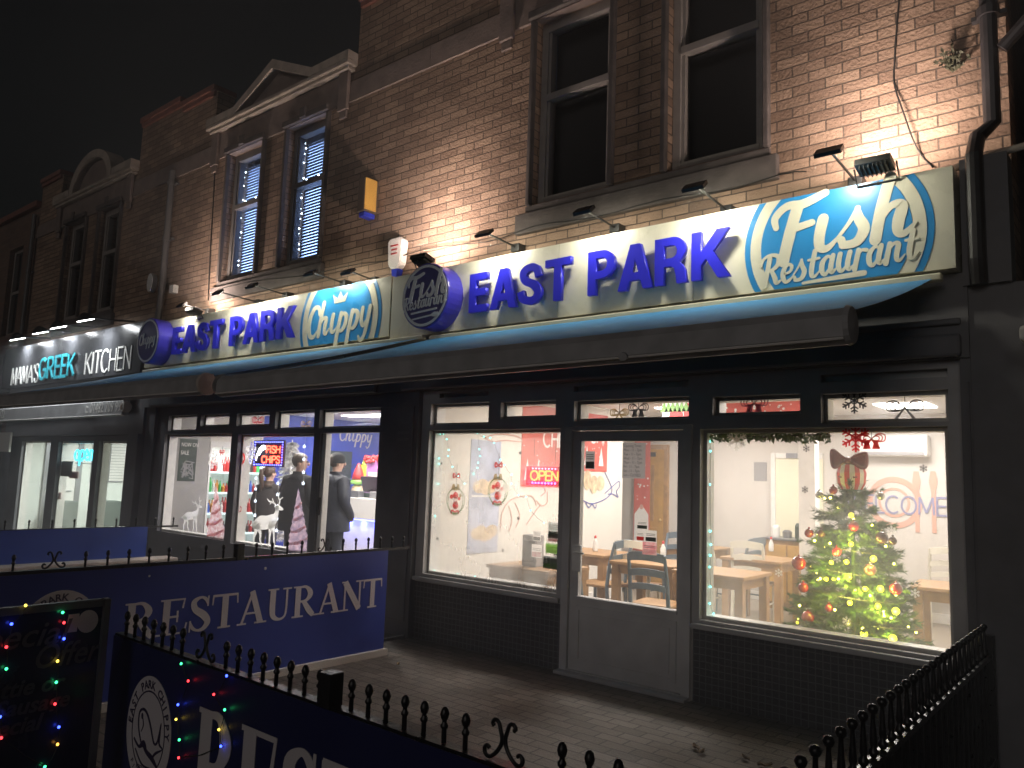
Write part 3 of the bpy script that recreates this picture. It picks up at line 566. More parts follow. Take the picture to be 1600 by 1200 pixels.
for a, b, z in ((-5.78, -3.985, .56), (-2.755, -.92, .535)):
    bm = B(); box(bm, a, b, -.05, .06, 0, .549); obj('tiled_plinth', bm, 'mosaic', fish)
    bm = B(); box(bm, a, b, -.10, -.0605, z, z+.04, .008); obj('front_sill', bm, 'frame_grey', fish)
# door
d = None
bm = B(); wall(bm, -3.97, -2.77, 0, 2.065, -.075, .03, [(-3.90, -2.84, .03, 2.03)]); obj('door_frame', bm, 'door_grey', fish)
bm = B(); wall(bm, -3.895, -2.845, .035, 2.025, -.05, .0, [(-3.81, -2.895, .64, 1.94)])
d = obj('door', bm, 'door_grey', fish)
bm = B(); v = [bm.verts.new(p) for p in ((-3.812, -.02, .638), (-2.893, -.02, .638), (-2.893, -.02, 1.942), (-3.812, -.02, 1.942))]; bm.faces.new(v); obj('pane', bm, 'pane_door', d)
bm = B(); wall(bm, -3.82, -2.89, .1, .56, -.062, -.051, [(-3.79, -2.92, .13, .53)]); box(bm, -3.76, -2.95, -.058, -.051, .16, .50); box(bm, -3.82, -2.885, -.068, -.051, .612, .638); obj('door_panel', bm, 'door_grey', d)
bm = B(); box(bm, -3.865, -3.775, -.075, -.0505, .84, 1.06, .006); tube(bm, [(-3.82, -.075, 1.0), (-3.82, -.11, 1.0), (-3.72, -.115, 1.0)], .009); obj('handle', bm, 'frame_white', d)
bm = B(); box(bm, -3.97, -2.77, -.16, -.0755, .0, .028, .006); obj('door_step', bm, 'frame_grey', fish)
# piers and the dark beam under the fascia
for a, b, hh in ((-6.36, -5.78, fish), (-.92, -.861, fish)):
    bm = B(); box(bm, a, b, -.12, .07, 0, 2.45); box(bm, a+.05, b-.05 if b-a > .2 else b-.02, -.14, -.121, .15, 2.3, .01); pr_ = obj('pier', bm, 'dark_front', hh)
    if hh is fish and a < -6:
        bm = B(); q = PY(632, 645, -.141); ringp(bm, FY(q.x, q.z, -.1405), 0, 0, .10, .112, 0, .002); ringp(bm, FY(q.x, q.z, -.1405), 0, 0, .05, .056, 0, .002); [box(bm, q.x-.09, q.x+.09, -.1425, -.1405, q.z-.22-.07*k, q.z-.19-.07*k) for k in range(2)]; obj('etched_mark', bm, 'steel_dim', pr_)
bm = B(); box(bm, -6.02, -.861, -.14, .07, 2.4505, 2.99); box(bm, -6.0, -.9, -.19, -.1405, 2.455, 2.60, .02); box(bm, -6.0, -.9, -.17, -.1405, 2.66, 2.70, .01); obj('fascia_beam', bm, 'dark_front', fish)
bm = B(); box(bm, XC0, -6.0205, -.14, .07, 2.4505, 2.99); box(bm, -11.5, -6.4, -.19, -.1405, 2.455, 2.60, .02); obj('fascia_beam', bm, 'dark_front', chip)
shopfront(chip, -11.42, -6.36, .5, 2.45, [
    (-11.16, -9.36, .66, 2.045, 'pane_chip'), (-9.20, -7.58, .64, 2.035, 'pane_chip'), (-7.46, -6.40, .5, 2.04, None),
    (-11.09, -10.29, 2.09, 2.32, 'pane_chip'), (-10.18, -9.45, 2.15, 2.31, 'pane_chip'), (-9.27, -8.52, 2.14, 2.31, 'pane_chip'), (-8.39, -7.60, 2.09, 2.315, 'pane_chip'), (-7.50, -6.42, 2.09, 2.31, 'pane_chip')], m='dark_front')
bm = B(); box(bm, -11.42, -7.5, -.05, .06, 0, .499); obj('plinth', bm, 'dark_front', chip)
bm = B(); wall(bm, -7.50, -6.36, 0, .499, -.06, .06, [(-7.46, -6.40, .0, .5)]); obj('door_frame', bm, 'dark_front', chip)
bm = B(); box(bm, -7.455, -7.39, -.03, .05, .02, 2.035, .006); d = obj('door', bm, 'frame_white', chip); bm = B(); box(bm, -7.435, -7.415, -.05, -.0305, 1.1, 1.3); obj('handle', bm, 'black_paint', d)
bm = B(); box(bm, XC0, -11.42, -.1, .07, 0, 2.45); obj('pier', bm, 'dark_front', chip)
bm = B(); box(bm, XG0, XC0-.001, -.14, .07, 2.05, 2.99); obj('fascia_beam', bm, 'dark_front', greek)
shopfront(greek, -17.3, -12.05, 0.1, 2.05, [(-16.75, -15.35, .2, 1.96, 'pane_greek'), (-15.0, -13.55, .2, 1.95, 'pane_greek'), (-13.35, -12.3, .2, 1.95, 'pane_greek')], m='dark_front')
bm = B(); box(bm, XG0, -17.301, -.2, .07, 0, 2.05); box(bm, -12.049, XC0, -.2, .07, 0, 2.05); box(bm, -17.3, -12.05, -.06, .06, 0, .099); obj('pier', bm, 'dark_front', greek)

# ================================================================== rooms behind the glass
def quadbox(h, name, m, *b, label=None):
    bm = B(); box(bm, *b); return obj(name, bm, m, h, label)
quadbox(fish, 'room_floor', 'room_floor', -7.6, -.7, .062, 5.6, -.06, .005); quadbox(fish, 'ceiling', 'ceiling_white', -7.6, -.7, .062, 5.6, 2.6, 2.7)
quadbox(fish, 'left_wall', 'room_white', -6.0, -5.9, .062, 4.05, .005, 2.6); quadbox(fish, 'back_wall', 'room_grey', -7.6, -.7, 5.4, 5.6, .005, 2.6)
quadbox(fish, 'right_wall', 'room_white', -.86, -.76, .062, 5.4, .005, 2.6); quadbox(fish, 'alcove_wall', 'room_grey', -7.6, -7.5, 4.05, 5.4, .005, 2.6); quadbox(fish, 'alcove_return', 'room_grey', -7.5, -6.0, 3.95, 4.05, .005, 2.6)
bm = B(); box(bm, -5.899, -5.88, .07, 4.05, .005, .12); box(bm, -5.879, -.9, 5.38, 5.399, .005, .12); obj('skirting', bm, 'frame_white', fish)
p = PY(1261, 800, 4.2); quadbox(fish, 'column', 'frame_white', p.x-.1, p.x+.1, 4.2, 4.36, .005, 2.6)
# kitchen doorway in the back wall: a flat cream panel coloured like the lit room beyond, architrave and a steel worktop
a, b = PY(1213, 800, 5.39).x, PY(1252, 800, 5.39).x
bm = B(); box(bm, a, b+.3, 5.375, 5.398, .12, 2.0); obj('doorway', bm, 'lit_room_cream', fish)
bm = B(); box(bm, a-.07, a-.001, 5.36, 5.399, .005, 2.08, .008); box(bm, a, b+.3, 5.36, 5.399, 2.001, 2.08, .008); obj('architrave', bm, 'frame_white', fish)
for i, (x, y) in enumerate(((-4.35, 1.55), (-1.75, 1.75), (-2.2, 4.25), (-4.6, 3.9))):
    quad = quadbox(fish, 'ceiling_light', 'panel_light', x-.55 if i != 2 else x-.3, x+.25, y-.3, y+.3, 2.585, 2.599)
    lamp('lamp_light', quad, (x-.1, y, 2.57), (x-.1, y, 0), 36, .6, .6, (1, .95, .89))
quadbox(chip, 'room_floor', 'room_floor', -11.9, -6.1, .062, 4.8, -.06, .005); quadbox(chip, 'ceiling', 'ceiling_white', -11.9, -6.1, .062, 4.8, 2.55, 2.7)
quadbox(chip, 'side_wall', 'room_blue', -11.85, -11.75, 1.95, 4.8, .005, 2.55); quadbox(chip, 'front_side_wall', 'room_white', -11.85, -11.75, .062, 1.949, .005, 2.55); quadbox(chip, 'return_wall', 'room_dark_grey', -11.24, -11.2, .09, .68, .005, 2.54)
quadbox(chip, 'back_wall', 'room_blue', -11.75, -7.6, 4.7, 4.8, .005, 2.55); quadbox(chip, 'right_wall', 'room_white', -6.2, -6.1, .062, 3.9, .005, 2.55); quadbox(chip, 'rear_return', 'room_white', -7.6, -6.2, 3.8, 3.9, .005, 2.55)
for x, y in ((-9.3, 1.1), (-7.2, 1.3), (-10.2, 2.9), (-8.1, 3.1)):
    quad = quadbox(chip, 'ceiling_light', 'panel_light', x-.5, x+.5, y-.15, y+.15, 2.535, 2.549); lamp('lamp_light', quad, (x, y, 2.52), (x, y, 0), 42, .9, .3, (1, .95, .90))
quadbox(greek, 'room_floor', 'room_floor', -17.35, -11.95, .062, 3, -.06, .005); quadbox(greek, 'ceiling', 'ceiling_white', -17.35, -11.95, .062, 3, 2.4, 2.5)
quadbox(greek, 'left_wall', 'room_greek', -17.4, -17.3, .062, 3, .005, 2.4); quadbox(greek, 'back_wall', 'room_greek', -17.3, -11.95, 2.9, 3, .005, 2.4); quadbox(greek, 'right_wall', 'room_greek', -12.0, -11.9, .062, 2.9, .005, 2.4)
quad = quadbox(greek, 'ceiling_light', 'panel_cool', -15.6, -14.2, 1.1, 1.5, 2.385, 2.399); lamp('lamp_light', quad, (-14.9, 1.3, 2.37), (-14.9, 1.3, 0), 110, 1.4, .4, (.93, 1, .93))

# ================================================================== fascia signs
YS = -.25
def board(name, label, x0, x1, z0, z1, m, joints=()):
    s = thing(name, label, 'sign', ((x0+x1)/2, YS, z0))
    bm = B(); xs = [x0, *joints, x1]
    for a, b in zip(xs, xs[1:]): box(bm, a+.0015, b-.0015, YS, .045, z0, z1)
    obj('panel', bm, m, s); return s
def raised(s, text, x0, x1, z0, z1, depth=.045, off=.05, m='sign_blue', w=.235):
    """raised letters standing off the panel on pegs"""
    adv = sum(BOLD[c][0]+.06 for c in text)-.06; size = z1-z0; sx = (x1-x0)/(adv*size); cx = 0
    for c in text:
        if c != ' ':
            obj('letter', shape2d(FY(0, 0, YS), [[(x0+(cx+p[0])*size*sx, z0+p[1]*size) for p in lp] for lp in BOLD[c][1]], off, off+depth), m, s)
        cx += BOLD[c][0]+.06
def circle_mark(s, cx, cz, R, z0, z1, m='sign_sky'):
    for r, mm, h in ((R, m, .004), (R*.93, 'sign_cream', .008), (R*.80, m, .012)):
        pts = clip(clip(circ(cx, cz, r, n=72), 1, z0+.004, False), 1, z1-.004, True); bm = B(); prism(bm, FY(0, 0, YS), pts, .0005, h); obj('roundel', bm, mm, s)
def badge(s, cx, cz, R, depth):
    bm = B(); lathe(bm, (cx, YS-.001, cz), [(R, 0), (R, depth-.01), (R*.985, depth)], 40, (0, -1, 0)); b = obj('round_badge', bm, 'badge_side', s)
    bm = B(); lathe(bm, (cx, YS-depth-.001, cz), [(R*.97, .0), (R*.97, .004)], 40, (0, -1, 0)); obj('face', bm, 'badge_face', b)
    bm = B(); ringp(bm, FY(cx, cz, YS-depth-.005), 0, 0, R*.86, R*.94, 0, .004); obj('rim', bm, 'badge_pale', b); return b
# fish restaurant
fs = board('fascia_sign', 'long cream sign reading east park with a blue fish restaurant roundel', -6.13, -.9, 3.0, 3.66, 'sign_cream', (-5.85, -5.2, -3.96, -2.67))
raised(fs, 'EAST PARK', -4.93, -2.34, 3.13, 3.5)
CX, CZ, CR = -1.635, 3.30, .625
circle_mark(fs, CX, CZ, CR, 3.0, 3.66)
def fish_text(par, Y, cx, cz, k, m, h):
    bm = B(); fr = FY(cx, cz, Y); write(bm, fr, 'Fish', SCRIPT, -.42*k, -.085*k, .22*k, .0008, h, slant=.12, sx=1.2, wk=.95, roundcap=True, rise=.05)
    write(bm, fr, 'Restaurant', SCRIPT, -.51*k, -.27*k, .128*k, .0008, h, slant=.1, sx=.97, wk=.74, roundcap=True, rise=.06)
    return bm
bm = fish_text(fs, YS, CX, CZ, 1.0, None, .0165); stroke(bm, FY(CX, CZ, YS), [(-.2, -.278, .02), (.2, -.262, .04)], .0008, .016, smooth=False, roundcap=True); obj('script_lettering', bm, 'sign_cream', fs)
bd = badge(fs, -5.42, 3.335, .325, .2)
bm = fish_text(fs, YS-.206, -5.42, 3.36, .58, None, .004)
stroke(bm, FY(-5.42, 3.36, YS-.206), [(-.17, -.19, .02), (.17, -.17, .02)], .0005, .004, smooth=False, roundcap=True); stroke(bm, FY(-5.42, 3.36, YS-.206), [(-.16, -.25, .016), (.1, -.23, .016), (.15, -.225, .05), (.2, -.22, .03)], .0005, .004, smooth=False); obj('script_lettering', bm, 'badge_pale', bd)
# chippy
cs = board('fascia_sign', 'cream sign reading east park with a blue chippy roundel and crown', -11.6, -6.15, 3.03, 3.68, 'sign_cream', (-9.6, -7.9))
raised(cs, 'EAST PARK', -10.62, -7.74, 3.15, 3.53)
CX2 = -7.0; circle_mark(cs, CX2, 3.28, .72, 3.03, 3.68)
bm = B(); fr = FY(CX2, 3.28, YS); write(bm, fr, 'Chippy', SCRIPT, -.58, -.155, .20, .0008, .0165, slant=.1, sx=1.06, wk=.85, roundcap=True, rise=.05)
prism(bm, fr, [(-.08, .205), (.11, .21), (.15, .315), (.065, .26), (.02, .335), (-.03, .258), (-.115, .31)], .0008, .016); obj('script_lettering', bm, 'sign_cream', cs)
bd = badge(cs, -11.08, 3.365, .33, .22)
bm = B(); write(bm, FY(-11.08, 3.36, YS-.226), 'Chippy', SCRIPT, -.25, -.05, .085, .0005, .004, slant=.1, sx=1.05, wk=.85, roundcap=True, rise=.04); obj('script_lettering', bm, 'badge_pale', bd)
# greek kitchen
gs = board('fascia_sign', 'glossy dark grey sign reading mamas greek kitchen', -17.6, -11.72, 2.98, 3.76, 'greek_panel', (-13.92,))
bm = B(); write(bm, FY(0, 0, YS), "MAMA'S", SANS, -17.1, 3.03, .33, .001, .012, w=.09, track=.02, xspan=1.4); obj('lettering', bm, 'white_paint', gs)
bm = B(); write(bm, FY(0, 0, YS), 'KITCHEN', SANS, -13.72, 3.05, .36, .001, .012, w=.085, track=.04, xspan=1.72); obj('lettering', bm, 'white_paint', gs)
adv = sum(SANS[c][0]+.08 for c in 'GREEK'); cx = 0
for c in 'GREEK':
    for m, ww, h0, h1 in (('black_paint', .20, .012, .03), ('teal', .13, .0305, .045)):
        bm = B()
        for st in SANS[c][1]: stroke(bm, FY(0, 0, YS), [(-15.62+(cx+p[0])*1.6/adv, 3.06+p[1]*.37, ww*.37) for p in st], h0, h1, smooth=len(st) > 2)
        if m == 'black_paint': L = obj('letter', bm, 'black_paint', gs)
        else: obj('letter_face', bm, m, L)
    cx += SANS[c][0]+.08

# ================================================================== lamps over the signs
def arm_lamp(base, out, label, power, first=[None], size=.17, m='lamp_black', drop=.04):
    """slim LED head on a bent arm, pointing back down at the sign"""
    x, z = base; t = thing('arm_lamp', label, 'lamp', (x, -.02, z), 'arm lamps over the fascia signs')
    bm = B(); tube(bm, [(x, .04, z), (x, -.1, z+.01), (x-.0, -out+.03, z+.03)], .009); obj('arm', bm, m, t)
    bm = B(); box(bm, x-.05, x+.05, -.06, .049, z-.04, z+.04, .01); obj('bracket', bm, m, t)
    d = Vector((0, .66, -.75)); n = Vector((0, .75, .66)); c = Vector((x, -out, z+.02))
    bm = B(); obox(bm, c, (1, 0, 0), d.cross(Vector((1, 0, 0))), d, size/2, .045, .014); hd = obj('lamp_head', bm, m, t)
    bm = B(); obox(bm, c+d*.0155, (1, 0, 0), d.cross(Vector((1, 0, 0))), d, size/2-.012, .033, .001); obj('diffuser', bm, 'led', hd)
    lamp('lamp_light', hd, c+d*.02, c+d*1.02, power*.72, size-.03, .06, (1, .95, .76), 180)
    return t
W_ = ('over the fish half of the roundel', 'over the letters park on the big sign', 'over the letter s of the big sign', 'over the first letters of the big sign')
for (x, z, o, pw), w in zip(((-1.54, 3.76, .62, 4.5), (-2.5, 3.74, .59, 7), (-3.52, 3.78, .52, 5), (-4.63, 3.79, .5, 7)), W_): arm_lamp((x, z), o, 'black arm lamp '+w, pw)
for (x, z, o, pw), w in zip(((-10.28, 3.79, .42, 5), (-9.03, 3.77, .6, 5), (-8.39, 3.79, .52, 4.5), (-7.24, 3.79, .5, 5), (-6.7, 3.75, .4, 3)), ('beside the chippy badge', 'over the letters east on the chip shop sign', 'over the letters park on the chip shop sign', 'over the chippy roundel', 'with a bright bare end right of the crown')): arm_lamp((x, z), o, 'thin arm lamp '+w, pw)
for (x, z, o), w in zip(((-12.95, 3.86, .62), (-14.35, 3.9, .5), (-15.3, 3.9, .45), (-16.4, 3.88, .45)), ('above the word kitchen', 'above the end of the word greek', 'above the start of the word greek', 'above the word mamas')):
    t = thing('swan_neck_lamp', 'hooded lamp shining down '+w, 'lamp', (x, -.02, z), 'hooded lamps over the dark sign')
    bm = B(); tube(bm, [(x+.25, .04, z+.04), (x+.1, -.3, z+.02), (x, -o+.08, z+.03)], .014); obj('arm', bm, 'pipe_black', t)
    c = Vector((x, -o, z)); d = Vector((0, .35, -1)).normalized()
    bm = B(); lathe(bm, c-d*.09, [(.02, 0), (.06, .02), (.11, .07), (.15, .12), (.14, .12)], 16, d); s_ = obj('shade', bm, 'lamp_black', t)
    bm = B(); lathe(bm, c+d*.026, [(.125, 0), (.12, .012)], 16, d); obj('bulb', bm, 'led_cool', s_)
    lamp('lamp_light', s_, c+d*.045, c+d, 12, .2, .2, (.93, .98, 1), 140)
for px, w, pw in (((1367, 258), 'beside the drainpipe, above the fish roundel', 20), ((660, 405), 'behind the round fish badge', 26), ((303, 486), 'behind the chippy badge', 20)):
    p = PY(*px, -.34); t = thing('floodlight', 'square black floodlight shining up the brick wall '+w, 'floodlight', (p.x, -.3, p.z-.1), 'floodlights lighting the brick wall')
    d = Vector((0, .26, .9656)); n = Vector((0, -.9656, .26)); c = Vector(p)
    bm = B(); obox(bm, c, (1, 0, 0), n, d, .11, .07, .022); hd = obj('housing', bm, 'lamp_black', t)
    bm = B()
    for k in range(7): obox(bm, c-d*.036+Vector((-.08+.027*k, 0, 0)), (1, 0, 0), n, d, .003, .058, .0135)
    obj('cooling_fins', bm, 'lamp_black', hd)
    bm = B(); obox(bm, c+d*.0235, (1, 0, 0), n, d, .098, .058, .001); obj('lens', bm, 'led_flood', hd)
    bm = B(); tube(bm, [c+Vector((-.13, 0, 0)), c+Vector((-.13, .07, -.1)), c+Vector((.13, .07, -.1)), c+Vector((.13, 0, 0))], .007, 6); tube(bm, [c+Vector((0, .07, -.1)), (c.x, .049, c.z-.1)], .012, 6); obj('bracket', bm, 'lamp_black', t)
    lamp('lamp_light', hd, c+d*.03, c+d*1.03, pw, .2, .14, (1, .80, .69), 165)

# ================================================================== awnings
def awning(name, label, x0, x1, yb, zb, yf, zf, cloth, text=None, wave=True, bar='awning_dark', barh=.17):
    t = thing(name, label, 'awning', ((x0+x1)/2, -.3, zb))
    bm = B(); nx, ny = 40, 10; g = []
    for j in range(ny+1):
        v = j/ny; row = []
        for i in range(nx+1):
            u = i/nx; sag = -.018*math.sin(math.pi*v)*(1+.25*math.sin(u*9)) if wave else 0
            row.append(bm.verts.new((x0+(x1-x0)*u, yb+(yf[0]*(1-u)+yf[1]*u-yb)*v, zb+(zf[0]*(1-u)+zf[1]*u-zb)*v+sag)))
        g.append(row)
    for j in range(ny):
        for i in range(nx): bm.faces.new((g[j][i], g[j][i+1], g[j+1][i+1], g[j+1][i]))
    obj('cloth', bm, cloth, t, smooth=True)
    # front bar
    bm = B(); a = Vector((x0-.03, yf[0]-.02, zf[0]+.01)); b = Vector((x1+.03, yf[1]-.02, zf[1]+.01))
    prof = [(.0, .0), (-.07, -.01), (-.11, -.05), (-.115, -barh+.03), (-.07, -barh), (.0, -barh+.01)]
    A = [bm.verts.new(a+Vector((0, y, z))) for y, z in prof]; C = [bm.verts.new(b+Vector((0, y, z))) for y, z in prof]
    for i in range(6): bm.faces.new((A[i], A[(i+1) % 6], C[(i+1) % 6], C[i]))
    bm.faces.new(A[::-1]); bm.faces.new(C); obj('front_bar', bm, bar, t)
    bm = B(); u = (b-a).normalized(); tube(bm, [a+Vector((0, -.118, -barh+.02)), b+Vector((0, -.118, -barh+.02))], .006, 6); obj('bar_trim', bm, 'frame_white', t)
    for e, q in ((-1, a), (1, b)):
        bm = B(); lathe(bm, q+Vector((e*.002, -.055, -barh/2)), [(.088, 0), (.08, .02), (.02, .028)], 18, (e, 0, 0)); obj('end_cap', bm, 'cap_tan' if e > 0 and x1 < -5 else bar, t)
    for k in (.2, .8):   # folding arms
        xm = x0+(x1-x0)*k; s = 1 if k < .5 else -1; zm = (zb+zf[0])/2-.12; ym = (yb+yf[0])/2
        bm = B(); tube(bm, [(xm, yb-.02, zb-.12), (xm+s*.55, ym, zm), (xm+s*.1, yf[0]+.05, zf[0]-.08)], .022, 8); obj('folding_arm', bm, 'awning_dark', t)
    bm = B(); box(bm, x0-.05, x1+.05, yb-.02, yb+.045, zb-.02, zb+.03, .01); obj('cassette', bm, 'cassette_cream', t)
    return t
awning('awning', 'blue awning let out over the fish restaurant front', -5.42, -1.02, -.30, 2.935, (-2.40, -2.1), (2.30, 2.385), 'awning_blue')
awning('awning', 'blue awning let out over the chip shop front', -11.45, -5.62, -.30, 2.955, (-2.46, -2.46), (2.34, 2.315), 'awning_blue')
gaw = awning('awning', 'dark grey awning with a phone number on its valance', -17.5, -12.0, -.16, 2.64, (-.22, -.22), (2.585, 2.585), 'awning_dark', wave=False, barh=.28)
for tx, xe in (('t: 01482 709 998', PY(193, 640, -.36).x), ('01482 709 122', PY(7, 650, -.36).x)): obj('lettering', font_text(FY(0, 0, -.357), tx, .225, xe, 2.385, h=.001, sx=.88, bold=.002, align='RIGHT'), 'white_paint', gaw)
# ================================================================== pipes, cables and boxes on the brick
def pipe(name, label, cat, pts, r, m='pipe_black', collars=()):
    t = thing(name, label, cat, pts[0]); bm = B(); tube(bm, pts, r, 12); obj('pipe', bm, m, t)
    for z in collars:
        q = next((Vector(a)+(Vector(b)-Vector(a))*((z-a[2])/(b[2]-a[2])) for a, b in zip(pts, pts[1:]) if min(a[2], b[2]) <= z <= max(a[2], b[2]) and a[2] != b[2]), Vector(pts[0]))
        bm = B(); lathe(bm, (q.x, q.y, z), [(r*1.02, -.03), (r*1.3, -.03), (r*1.3, .03), (r*1.02, .03)], 12); box(bm, q.x-r*2, q.x+r*2, q.y+r*.6, q.y+r*1.6, z-.015, z+.015); obj('collar', bm, m, t)
    return t
pipe('downpipe', 'thick dark downpipe between the restaurant brick and the next building', 'drainpipe', [(-.70, -.08, 7.4), (-.70, -.08, 3.95), (-.78, -.12, 3.86), (-.79, -.2, 3.72), (-.79, -.2, 3.05), (-.79, -.17, 2.9)], .05, collars=(6.2, 4.7))
pipe('branch_pipe', 'dark branch pipe sloping into the downpipe from the right', 'drainpipe', [(-.63, -.1, 4.42), (-.42, -.12, 4.62), (.4, -.12, 5.2)], .04)
pipe('waste_pipe', 'short pale pipe with white fittings across the top of the dark front', 'drainpipe', [(-.93, -.08, 3.70), (-.8, -.1, 3.72), (-.5, -.16, 3.73), (.3, -.16, 3.75)], .022, m='stone_pale')
pipe('downpipe', 'pale downpipe at the joint between the chip shop brick and the dark sign', 'drainpipe', [(-11.72, -.03, 6.2), (-11.72, -.03, 4.35), (-11.74, -.04, 3.8)], .05, m='pipe_grey', collars=(6.0, 5.1))
pipe('downpipe', 'thin pale downpipe on the dark brick left of the hooded lamps', 'drainpipe', [(-17.5, -.03, 6.6), (-17.5, -.03, 3.75)], .045, m='pipe_grey', collars=(5.4,))
bm = B(); pts = [PY(*q, .035) for q in ((1412, -60), (1405, 20), (1398, 90), (1397, 130), (1412, 175), (1430, 225), (1442, 245), (1458, 262))]
pp = [tuple(p) for p in pts]; pp = smooth_path(pp, 6); tube(bm, [(p[0], p[1]-.02*math.sin(i*.3)-.01, p[2]) for i, p in enumerate(pp)], .006, 6); tag(obj('loose_cable', bm, 'cable'), 'thin black cable hanging loose down the lit brick', 'cable')
bm = B(); pts = [PY(*q, .03) for q in ((338, 190), (334, 300), (328, 400), (325, 470))]; tube(bm, pts, .008, 6); tag(obj('wall_cable', bm, 'cable'), 'black cable running straight down beside the blue lit blinds', 'cable')
bm = B(); pts = [PY(*q, -.02) for q in ((1260, 268), (1150, 290), (1000, 322), (860, 350), (760, 375), (640, 396), (560, 415), (450, 432), (340, 452))]; tube(bm, [Vector(p)+Vector((0, 0, .02*math.sin(i*1.1))) for i, p in enumerate(smooth_path([tuple(p) for p in pts], 4))], .005, 5); tag(obj('lamp_cable', bm, 'cable'), 'black lamp cable clipped along the brick just over the cream signs', 'cable')
p, q = PY(-14, 676, -.3), PY(13, 706, -.3); t = thing('wall_sign', 'small plain white sign jutting from the pier at the left edge of the dark shop', 'sign', ((p.x+q.x)/2, -.2, q.z)); bm = B(); box(bm, p.x, q.x, -.3, -.26, q.z, p.z, .006); obj('panel', bm, 'lamp_pale', t); bm = B(); box(bm, (p.x+q.x)/2-.03, (p.x+q.x)/2+.03, -.2595, -.201, q.z+.05, p.z-.05); obj('bracket', bm, 'lamp_black', t)
# alarm bell box
p = PY(620, 400, -.02); t = thing('alarm_box', 'white and blue alarm box on the brick between the two cream signs', 'alarm', (p.x, 0, p.z))
bm = B(); fr = FY(p.x, p.z, .04); prism(bm, fr, [(-.12, .16), (-.08, .2), (.08, .2), (.12, .16), (.1, -.1), (.05, -.15), (-.05, -.15), (-.1, -.1)], 0, .1); bmesh.ops.bevel(bm, geom=bm.edges[:], offset=.012, segments=2, affect='EDGES'); obj('cover', bm, 'white_paint', t)
bm = B(); prism(bm, fr, [(-.05, -.152), (.05, -.152), (.03, -.25), (-.03, -.25)], .005, .085); obj('strobe', bm, 'strobe_blue', t)
bm = B()
for k, ww in enumerate((.12, .09, .1)): box(bm, p.x-ww/2, p.x+ww/2, -.0655, -.0615, p.z+.1-k*.045, p.z+.115-k*.045)
obj('printed_lines', bm, 'red_print', t)
p = PY(577, 308, -.03); t = thing('wall_box', 'yellow fronted box jutting from the brick beside the blue blinds', 'wall box', (p.x, 0, p.z))
bm = B(); box(bm, p.x-.06, p.x+.06, -.15, .049, p.z-.2, p.z+.2, .008); obj('body', bm, 'box_dark', t)
bm = B(); box(bm, p.x+.0605, p.x+.068, -.145, .02, p.z-.18, p.z+.19, .002); obj('cover', bm, 'box_yellow', t)
bm = B(); box(bm, p.x-.05, p.x+.05, -.13, .03, p.z-.26, p.z-.201, .01); obj('lens', bm, 'strobe_blue', t)
for q, sz, w in (((237, 442), (.09, .15), 'oval pale box on the dim brick above the word kitchen'), ((271, 452), (.06, .06), 'small square white box under the pale downpipe')):
    p = PY(*q, 0); bm = B(); fr = FY(p.x, p.z, .045); prism(bm, fr, circ(0, 0, sz[0], sz[1], 16) if sz[1] > .1 else [(-.06, -.06), (.06, -.06), (.06, .06), (-.06, .06)], 0, .08); tag(obj('wall_box', bm, 'lamp_pale'), w, 'wall box')
# weed growing from the brick by the downpipe
t = thing('wall_weed', 'straggly weed sprouting from the brick beside the thick downpipe', 'weed', (-.93, .04, 4.42)); bm = B(); bs = B()
for k in range(14):
    a = random.uniform(-1.2, 1.6); L = random.uniform(.06, .18); e = Vector((-.93+math.sin(a)*L*.6, .03-random.uniform(.02, .12), 4.42+math.cos(a)*L)); tube(bs, [(-.93, .045, 4.42), e], .003, 4)
    for j in range(7):
        c = Vector((-.93, .04, 4.42)).lerp(e, random.uniform(.3, 1.05)); u = Vector((random.uniform(-1, 1), random.uniform(-1, 1), random.uniform(-1, 1))).normalized()*.025; w2 = u.cross(Vector((random.random(), 1, .3))).normalized()*.010
        bm.faces.new([bm.verts.new(c+x) for x in (-u, w2, u, -w2)])
obj('stem', bs, 'weed_green', t); obj('foliage', bm, 'weed_green', t)
# string lights behind the upper panes of the chip shop house
for c0, w in (((-10.06, 4.35, 5.95), 'in the left blue upper window'), ((-8.60, 4.35, 5.95), 'in the right blue upper window')):
    x, z0, z1 = c0; t = thing('string_lights', 'string of tiny cold white lights hanging '+w, 'fairy lights', (x, .22, z1)); bm = B(); pts = []
    for k in range(24): pts.append((x+.02*math.sin(k*1.9)+.0, .235+.01*math.sin(k), z1-(z1-z0)*k/23))
    pts2 = [(x+.7*k/8, .235, 5.41+.02*math.sin(k*2)) for k in range(9)]
    tube(bm, pts, .002, 4); obj('wire', bm, 'cable', t)
    for q in pts+pts2: bm = B(); ball(bm, q, .010, 6); obj('bulb', bm, 'icicle', t)
    lamp('bulbs_light', t, (x+.33, .26, 5.1), (x+.33, .6, 5.1), 26, .6, 1.6, (.36, .55, 1), 170)

